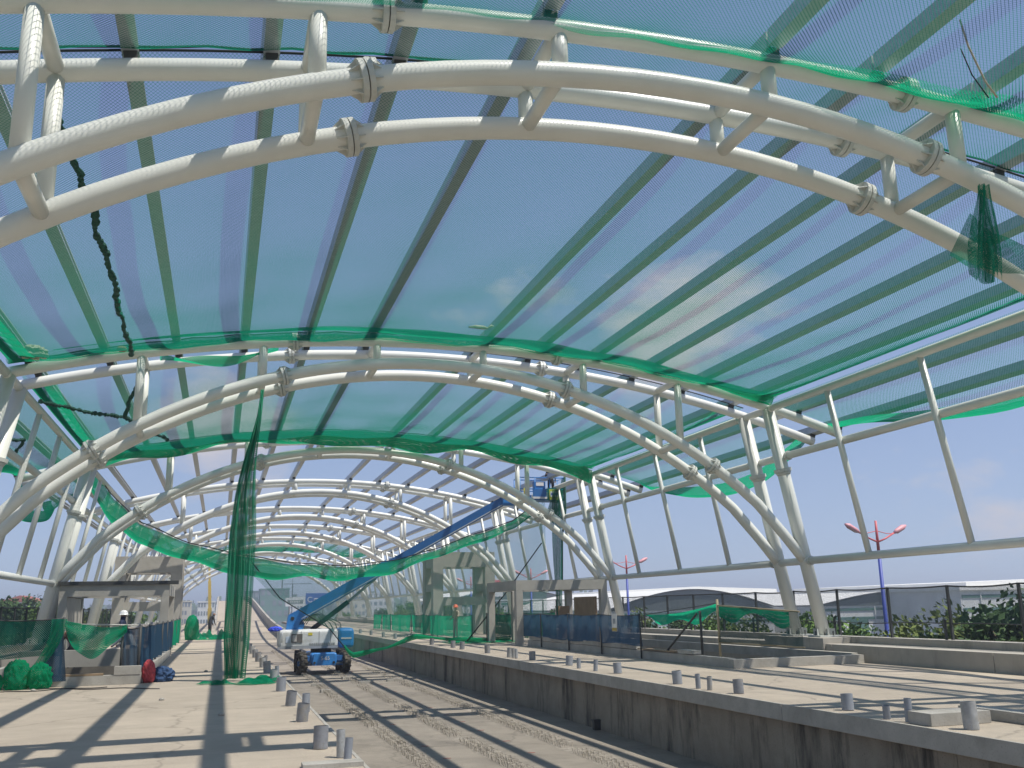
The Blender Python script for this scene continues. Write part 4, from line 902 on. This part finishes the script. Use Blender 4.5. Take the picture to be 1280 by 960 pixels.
def text(nm, body, size, loc, rot, ma, parent=None, ext=.004):
    cu = bpy.data.curves.new(nm, 'FONT'); cu.body = body; cu.size = size; cu.extrude = ext; cu.align_x = 'CENTER'; cu.align_y = 'CENTER'
    t_ = bpy.data.objects.new(nm, cu); COL.objects.link(t_)
    dg = bpy.context.evaluated_depsgraph_get(); me = bpy.data.meshes.new_from_object(t_.evaluated_get(dg)); bpy.data.objects.remove(t_)
    o = bpy.data.objects.new(nm, me); COL.objects.link(o); me.materials.clear(); me.materials.append(ma); o.location = loc; o.rotation_euler = rot
    if parent: o.parent = parent
    return o
text('lettering', 'S-65', .24, (.05, -1.668, .74), (R(90), 0, 0), LWHITE, bp)
# bundle of dark net hanging from the third-fourth bay to the right platform
b = MB(); b.sheet(16, 24, lambda a, c: (15.6+.35*(a-.5)*(1+.3*math.sin(5*c)), 44.3+.12*math.sin(15*a+3*c), 7.2-6.2*c))
b.build('hanging_net', MATS['net_dark_green'], None, 'dark narrow net bundle hanging near the lift basket down to the low frame', 'hanging net')

# ------------------------------------------------------------------ street lamps along the road
LBLUE = mat('lamp_blue', (.04, .07, .36), .5, .1); LRED = mat('lamp_red', (.62, .13, .14), .5, .1); LPINK = mat('lamp_pink', (.72, .34, .36), .5, .1); LGL = mat('lamp_glass', (.6, .45, .45), .3, .05)
def lamp(y, h, label):
    root = empty('street_lamp', (34, y, -7), label, 'street lamp', 'street lamps along the road', rz=R(8))
    MB().tube([(0, 0, 0), (0, 0, h-1.6)], [.14, .09], 12).build('pole', LBLUE, root); MB().tube([(0, 0, h-1.6), (0, 0, h)], [.085, .06], 10).build('mast', LRED, root)
    for sx in (-1, 1):
        a_ = MB().tube([(0, 0, h-1.15), (sx*.6, 0, h-.95), (sx*1.35, 0, h-.6)], .05, 8).build('arm', LRED, root); MB().tube([(0, 0, h-.55), (sx*.7, 0, h-.68), (sx*1.1, 0, h-.68)], .022, 6).build('tie_rod', LRED, root)
        MB().tube([(sx*1.25, 0, h-.64), (sx*1.45, 0, h-.55), (sx*1.95, 0, h-.32), (sx*2.2, 0, h-.22)], [.06, .13, .15, .05], 10).build('lantern', LPINK, a_)
        MB().tube([(sx*1.5, 0, h-.60), (sx*2.0, 0, h-.37)], [.09, .09], 8).build('lens', LGL, a_)
for y, n_ in ((44.3, 'nearest blue street lamp with red twin arms beyond the right fence'), (78.5, 'second blue street lamp with red twin arms, left of the nearest'), (106, 'third blue street lamp, seen through the hanging net'), (134, 'fourth, farthest blue street lamp with red twin arms')):
    lamp(y, 12.8, n_)

# ------------------------------------------------------------------ trees and shrubs
LEAF = [mat('leaf_a', (.12, .20, .045), .7, .5, 1.5, spec=.2), mat('leaf_b', (.06, .11, .035), .7, .4, 1.5, spec=.2), mat('leaf_c', (.15, .19, .05), .7, .4, 2, spec=.2)]
BARK = mat('bark', (.12, .09, .06), .9, .3, 8)
def tree_mesh(seed, h, r, leaf, nclump, per, low=.25):
    q = random.Random(seed); b = MB(); t = MB()
    t.tube([(0, 0, 0), (q.uniform(-.1, .1)*h*.2, q.uniform(-.1, .1)*h*.2, h*.4), (0, 0, h*.8)], [h*.022, h*.016, h*.006], 7)
    for c in range(nclump):
        while True:
            x, y, z = q.uniform(-1, 1), q.uniform(-1, 1), q.uniform(-1, 1)
            if x*x+y*y+z*z <= 1: break
        cx, cy, cz = x*r, y*r, h*(low+1)/2+z*h*(1-low)/2
        if c % 5 == 0: t.tube([(0, 0, h*(.25+.3*q.random())), (cx*.5, cy*.5, (cz+h*.4)/2), (cx, cy, cz)], [h*.01, h*.007, h*.003], 4)
        cr = r*q.uniform(.18, .34)
        for _ in range(per):
            d_ = Vector((q.gauss(0, 1), q.gauss(0, 1), q.gauss(0, .8))).normalized()*cr*(q.random()**.5)
            p = Vector((cx, cy, cz))+d_; s_ = leaf*q.uniform(.6, 1.3)
            n1 = Vector((q.gauss(0, 1), q.gauss(0, 1), q.gauss(.6, .7))).normalized(); n2 = n1.orthogonal().normalized()*s_; n3 = n1.cross(n2)*.55
            k = len(b.v); b.v += [p-n2, p+n3, p+n2, p-n3]; b.face([k, k+1, k+2, k+3])
    return b.mesh('crown'), t.mesh('trunk')
TM = [tree_mesh(i, 8, 3.0, .13, 110, 120, .1) for i in range(3)]+[tree_mesh(10+i, 10, 3.6, .19, 110, 100, .2) for i in range(2)]
for i, (c, t) in enumerate(TM): t.materials.append(BARK)
def tree(x, y, var, s, label, group, leafm, z=-7):
    root = empty('tree', (x, y, z), label, 'tree', group, rz=rnd.uniform(0, 6)); root.scale = (s*rnd.uniform(.95, 1.1), s*rnd.uniform(.95, 1.1), s)
    c = bpy.data.objects.new('crown', TM[var][0]); t = bpy.data.objects.new('trunk', TM[var][1])
    for o in (c, t): COL.objects.link(o); o.parent = root
    if not c.data.materials: c.data.materials.append(leafm)
    c.material_slots[0].link = 'OBJECT'; c.material_slots[0].material = leafm
    return root
rt = [(24.6, 17.6, 0, .93), (27, 21.2, 1, .95), (25.3, 24, 2, .96), (28.5, 26.6, 0, 1.0), (25.5, 29.6, 1, .98), (27.5, 33, 2, 1.02), (25, 36.2, 0, .97), (27, 40, 1, 1.0), (25, 44, 2, .96), (27, 49, 0, .98), (26, 55, 1, .98), (27, 62, 2, 1.0), (26, 70, 0, 1.0), (27, 80, 1, 1.05), (26, 92, 2, 1.1)]
for i, (x, y, v, s) in enumerate(rt): tree(x, y, v, s, f'leafy green tree below the right fence, {ORD[i]} from the right edge', 'trees along the right of the station', LEAF[i % 3])
tree(28.2, 28.4, 3, .88, 'taller dark tree rising behind the right fence beside the street lamp', 'trees along the right of the station', LEAF[1])
tree(30.0, 30.2, 4, .84, 'second taller dark tree rising behind the right fence', 'trees along the right of the station', LEAF[1])
for i, (x, y, v, s) in enumerate([(-21, 100, 3, 1.05), (-26, 108, 4, 1.1), (-17.5, 112, 3, .98), (-30, 96, 4, 1.0), (-14.5, 120, 4, .92), (-34, 118, 3, 1.2), (-22, 130, 4, 1.1), (-12, 128, 3, .85), (-9.5, 140, 4, .85), (-10, 112, 0, 1.05), (-8, 150, 3, .86), (-13, 150, 4, .9)]):
    tree(x, y, v, s, f'dark green tree in the belt beyond the left platform, {ORD[i]} of the belt', 'trees beyond the left platform', LEAF[(i+1) % 3])
for i, (x, y, v, s) in enumerate([(14, 170, 0, .95), (17, 178, 1, 1.0), (20, 168, 2, .98), (23, 182, 3, .8), (27, 172, 0, 1.05), (33, 190, 4, .85), (38, 200, 3, 1.0), (30, 160, 1, .98), (46, 205, 4, 1.0), (52, 190, 3, .9)]):
    tree(x, y, v, s, f'green tree far ahead beyond the station end, {ORD[i]} from the ramp', 'trees beyond the station end', LEAF[i % 3])
q = random.Random(5); b = MB()
for i in range(5200):
    a = q.uniform(-.9, 1.25); rr = q.uniform(700, 1200); x, y = rr*math.sin(a), rr*math.cos(a); hh = q.uniform(5, 13)+8*max(0, math.sin(3*a+1)); 
    for _ in range(4):
        p = Vector((x+q.gauss(0, 6), y+q.gauss(0, 6), -7+hh*q.random())); s_ = q.uniform(1.5, 3.5); n1 = Vector((q.gauss(0, 1), q.gauss(0, 1), q.gauss(.4, .6))).normalized(); n2 = n1.orthogonal().normalized()*s_; n3 = n1.cross(n2)*.8
        k = len(b.v); b.v += [p-n2, p+n3, p+n2, p-n3]; b.face([k, k+1, k+2, k+3])
b.build('far_woodland', LEAF[1], None, 'distant belt of woodland along the horizon', 'woodland', kind='stuff')

# ------------------------------------------------------------------ warehouses and far buildings
WW = mat('warehouse_white', (.74, .74, .72), .7, .08, .3, streak=.12); WR = mat('warehouse_roof', (.78, .77, .72), .6, .05, .2); WD = mat('warehouse_fascia', (.07, .09, .09), .7, .15, .2); WG = mat('warehouse_green', (.05, .16, .12), .7, .1, .3); WB = mat('warehouse_beige', (.62, .57, .45), .7, .08, .3); GLS = mat('dark_glass', (.03, .04, .05), .2, .1)
def warehouse(x0, x1, y, dp, ze, zp, label, wallm, vault=True, rz=0):
    root = empty('warehouse', ((x0+x1)/2, y, -7), label, 'warehouse', 'warehouses beyond the road', rz=rz); hw = (x1-x0)/2; e = ze+7; p = zp+7
    MB().span((-hw, 0, 0), (hw, dp, e)).build('wall', wallm, root)
    n = 24; arc = [(-hw+2*hw*i/n, e+(p-e)*math.sin(math.pi*i/n)) for i in range(n+1)]
    if vault:
        b = MB(); b.prism([(-hw, e-.01)]+arc+[(hw, e-.01)], -.25, 0); b.build('gable', WD, root)
        b = MB(); b.sheet(n, 2, lambda a, c: (-hw*1.02+2.04*hw*a, -.9+(dp+1.8)*c, e+.25+(p-e)*math.sin(math.pi*a))); rf = b.build('roof', WR, root)
    else:
        MB().span((-hw-.4, -.5, e), (hw+.4, dp+.5, e+.8)).build('parapet', WR, root)
        rf = MB().prism([(-hw*.9, e+.8), (hw*.9, e+.8), (hw*.9, p*.6+e*.4+.6), (0, p+.8), (-hw*.9, p*.6+e*.4+.6)], 2, dp).build('roof', WR, root)
    for z in (e*.62, e*.86): MB().span((-hw+.3, -.14, z), (hw-.3, -.02, z+.55)).build('green_stripe', WG, root)
    for i in range(int(hw*2/9)):
        x = -hw+4.5+9*i
        MB().span((x-.1, -.22, .2), (x+.1, -.03, e*.98)).build('downpipe', WW, root)
        if i % 2: wd_ = MB().span((x+2, -.1, e*.70), (x+4.5, -.02, e*.80)).build('window', GLS, root); MB().span((x+1.9, -.16, e*.69), (x+4.6, -.101, e*.70)).build('sill', WW, wd_)
    for x in (-hw*.55, hw*.4): MB().span((x-2.2, -.18, 0), (x+2.2, -.02, 4.6)).build('door', WG, root)
    return root
warehouse(74, 112, 182, 70, .2, 4.1, 'long white warehouse with dark curved gable behind the right enclosure', WW)
warehouse(116, 158, 172, 60, .4, 3.1, 'white warehouse with dark curved gable and green stripes behind the right fence', WW)
warehouse(132, 200, 150, 60, 2.9, 4.4, 'tall white warehouse with green stripes at the right edge', WW, False)
warehouse(96, 150, 235, 60, 3.2, 5.0, 'beige walled warehouse between the two curved gables', WB, False)
warehouse(58, 90, 250, 50, 3.4, 6.0, 'far white roofed warehouse left of the blue street lamp', WW)
b = empty('roadside_shed', (31.5, 22.5, -7), 'low white shed with blue roof at the right edge below the fence', 'shed')
MB().span((-2.5, -1.5, 0), (2.5, 2, 7.1)).build('wall', mat('shed_white', (.62, .64, .66), .6, .06), b); MB().span((-2.8, -1.9, 7.1), (2.8, 2.3, 7.35)).build('roof', mat('shed_blue', (.42, .55, .66), .6, .06), b)
for x in (-1.2, 1.0): MB().span((x-.5, -1.56, 5.2), (x+.5, -1.502, 6.3)).build('window', GLS, b)

def block(x0, x1, y, dp, zt, label, ma, floors, cols, roofm=None, name='far_building'):
    root = empty(name, ((x0+x1)/2, y, -7), label, 'building', 'far buildings'); hw = (x1-x0)/2; H = zt+7
    MB().span((-hw, 0, 0), (hw, dp, H)).build('wall', ma, root)
    if roofm: MB().prism([(-hw-.6, H), (hw+.6, H), (0, H+hw*.35)], -.5, dp+.5).build('roof', roofm, root)
    else: MB().span((-hw-.2, -.2, H), (hw+.2, dp+.2, H+.5)).build('parapet', ma, root)
    for f_ in range(floors):
        for c in range(cols):
            if (f_*7+c*3+int(x0)) % 11 == 0: continue
            x = -hw+2*hw*(c+.5)/cols; z = H*(f_+.45)/floors
            MB().span((x-hw/cols*.6, -.08, z), (x+hw/cols*.6, -.01, z+H/floors*.5)).build('window', FGL, root)
    return root
FGL = mat('far_glass', (.20, .23, .25), .4, .3, .2)
RR = mat('red_roof', (.36, .11, .08), .8, .15, .5)
block(16.5, 29, 440, 14, 10.6, 'green wrapped building under construction far ahead', mat('wrapped_green', (.13, .25, .21), .8, .15, .2), 4, 5)
block(10, 15.5, 430, 12, 9.5, 'dark narrow building far ahead left of the green wrapped one', mat('dark_green_block', (.08, .15, .15), .8, .15, .2), 4, 3)
block(5, 9.5, 425, 10, 8, 'pale slim building far ahead beside the ramp', WW, 4, 2)
block(-95, -80, 210, 14, 4.5, 'red roofed house above the tree belt at far left', WB, 2, 4, RR, 'house')
block(-62, -50, 190, 12, 3.6, 'second red roofed house behind the tree belt at left', WW, 2, 4, RR, 'house')
block(-46, -38, 235, 12, 4.5, 'small pale house behind the tree belt near the left columns', WW, 2, 3, RR, 'house')
for i, (x0, x1, y, z) in enumerate([(62, 74, 520, 8), (78, 96, 560, 10), (100, 112, 540, 9), (40, 52, 600, 9), (120, 140, 600, 10), (-8, -2, 380, 5), (-18, -11, 400, 5.5)]):
    block(x0, x1, y, 14, z, f'pale hazy block on the horizon, {ORD[i]} of the far town', WW if i % 2 else WB, 4, 6)
# boards
def board(x0, x1, y, z0, z1, fm, label):
    root = empty('billboard', ((x0+x1)/2, y, -7), label, 'billboard', 'billboards far ahead'); hw = (x1-x0)/2
    pn = MB().span((-hw, -.2, z0+7), (hw, .2, z1+7)).build('panel', fm, root)
    for x in (-hw*.6, hw*.6): MB().tube([(x, 0, 0), (x, 0, z0+7)], .18, 8).build('leg', DARKST, root)
    return root, pn, hw
bw = mat('board_white', (.72, .72, .72), .5, .04); bb = mat('board_blue', (.04, .10, .42), .5, .05)
rt_, pn, hw = board(16.2, 21.2, 260, 2.6, 4.8, bw, 'white billboard with a dark band far ahead above the boom lift')
MB().span((-hw*.8, -.24, 10.3), (hw*.8, -.205, 11.2)).build('dark_band', mat('board_grey', (.2, .22, .22), .6, .2), pn)
for i in range(6): MB().span((-hw*.5+.42*i, -.27, 10.5), (-hw*.5+.42*i+.22, -.245, 11.0)).build('letter_block', bw, pn)
rt_, pn, hw = board(21.5, 27.2, 262, 3.0, 5.9, bb, 'blue billboard with a big white letter far ahead above the boom lift')
text('big_letter', 'C', 2.0, (-hw*.62, -.22, 11.2), (R(90), 0, 0), bw, pn, .02)
for z, x1 in ((11.35, .85), (10.9, .9)): MB().span((-hw*.25, -.23, z), (hw*x1, -.205, z+.25)).build('text_line', bw, pn)
rt_, pn, hw = board(47.5, 50.5, 175, 3.4, 6.8, bw, 'small white billboard seen between the right columns far ahead')
MB().span((-hw*.6, -.24, 11.5), (hw*.6, -.205, 12.6)).build('figure_panel', bb, pn); MB().span((-hw*.8, -.24, 13), (hw*.8, -.205, 13.4)).build('red_band', LRED, pn)
# cranes
YEL = mat('crane_yellow', (.62, .42, .03), .5, .1)
cr = empty('mobile_crane', (-2.2, 250, -7), 'yellow telescopic crane far ahead left of the ramp', 'crane')
MB().span((-1.4, -3, .6), (1.4, 3, 1.8)).build('carrier', YEL, cr); MB().span((-1.2, -.5, 1.8), (.2, 2.5, 3.6)).build('cab', YEL, cr)
p_ = [(0, 0, 2.5), (-.25, 0, 9.5), (-.6, 0, 16), (-1.0, 0, 22)]
for i in range(3): MB().beam(p_[i], p_[i+1], .95-.22*i, .95-.22*i, (0, 1, 0)).build('boom_section', YEL, cr)
for x in (-1, 1):
    for y in (-2, 0, 2): MB().tube([(x*1.3-.25, y, .55), (x*1.3+.25, y, .55)], .55, 14).build('wheel', TYRE, cr)
for i, (x, y, h, lab) in enumerate([(27.5, 470, 24, 'thin tower crane above the green wrapped building'), (33, 480, 21, 'second thin tower crane right of the green wrapped building'), (-20, 380, 18, 'thin dark crane far behind the left shrubs')]):
    r_ = empty('tower_crane', (x, y, -7), lab, 'crane', 'tower cranes')
    MB().beam((0, 0, 0), (0, 0, h), .5, .5, (0, 1, 0)).build('mast', DARKST, r_); MB().beam((-4, 0, h), (9, 0, h), .3, .3).build('jib', DARKST, r_); MB().beam((0, 0, h), (0, 0, h+2.5), .25, .25, (0, 1, 0)).build('tower_head', DARKST, r_)
b = empty('yellow_hoist', (20.4, 75, -7), 'yellow lattice hoist mast behind the right concrete frames', 'hoist')
for x in (-.25, .25):
    for y in (-.25, .25): MB().beam((x, y, 0), (x, y, 10.2), .1, .1, (0, 1, 0)).build('upright', YEL, b)
for i in range(14): MB().beam((-.25, -.26, .7*i), (.25, -.26, .7*i+.7), .06, .06).build('lacing', YEL, b)

# ------------------------------------------------------------------ air
hz = bpy.data.materials.new('haze_air'); hz.use_nodes = True; t = hz.node_tree; t.nodes.clear()
pv = t.nodes.new('ShaderNodeVolumePrincipled'); pv.inputs['Color'].default_value = (.80, .87, 1, 1); pv.inputs['Density'].default_value = .0011; pv.inputs['Anisotropy'].default_value = .2
ho = t.nodes.new('ShaderNodeOutputMaterial'); t.links.new(pv.outputs[0], ho.inputs['Volume'])
MB().span((-3100, -1600, -9), (3100, 4100, 32)).build('haze', hz, kind='stuff', label='pale haze in the air over the whole place', cat='haze')
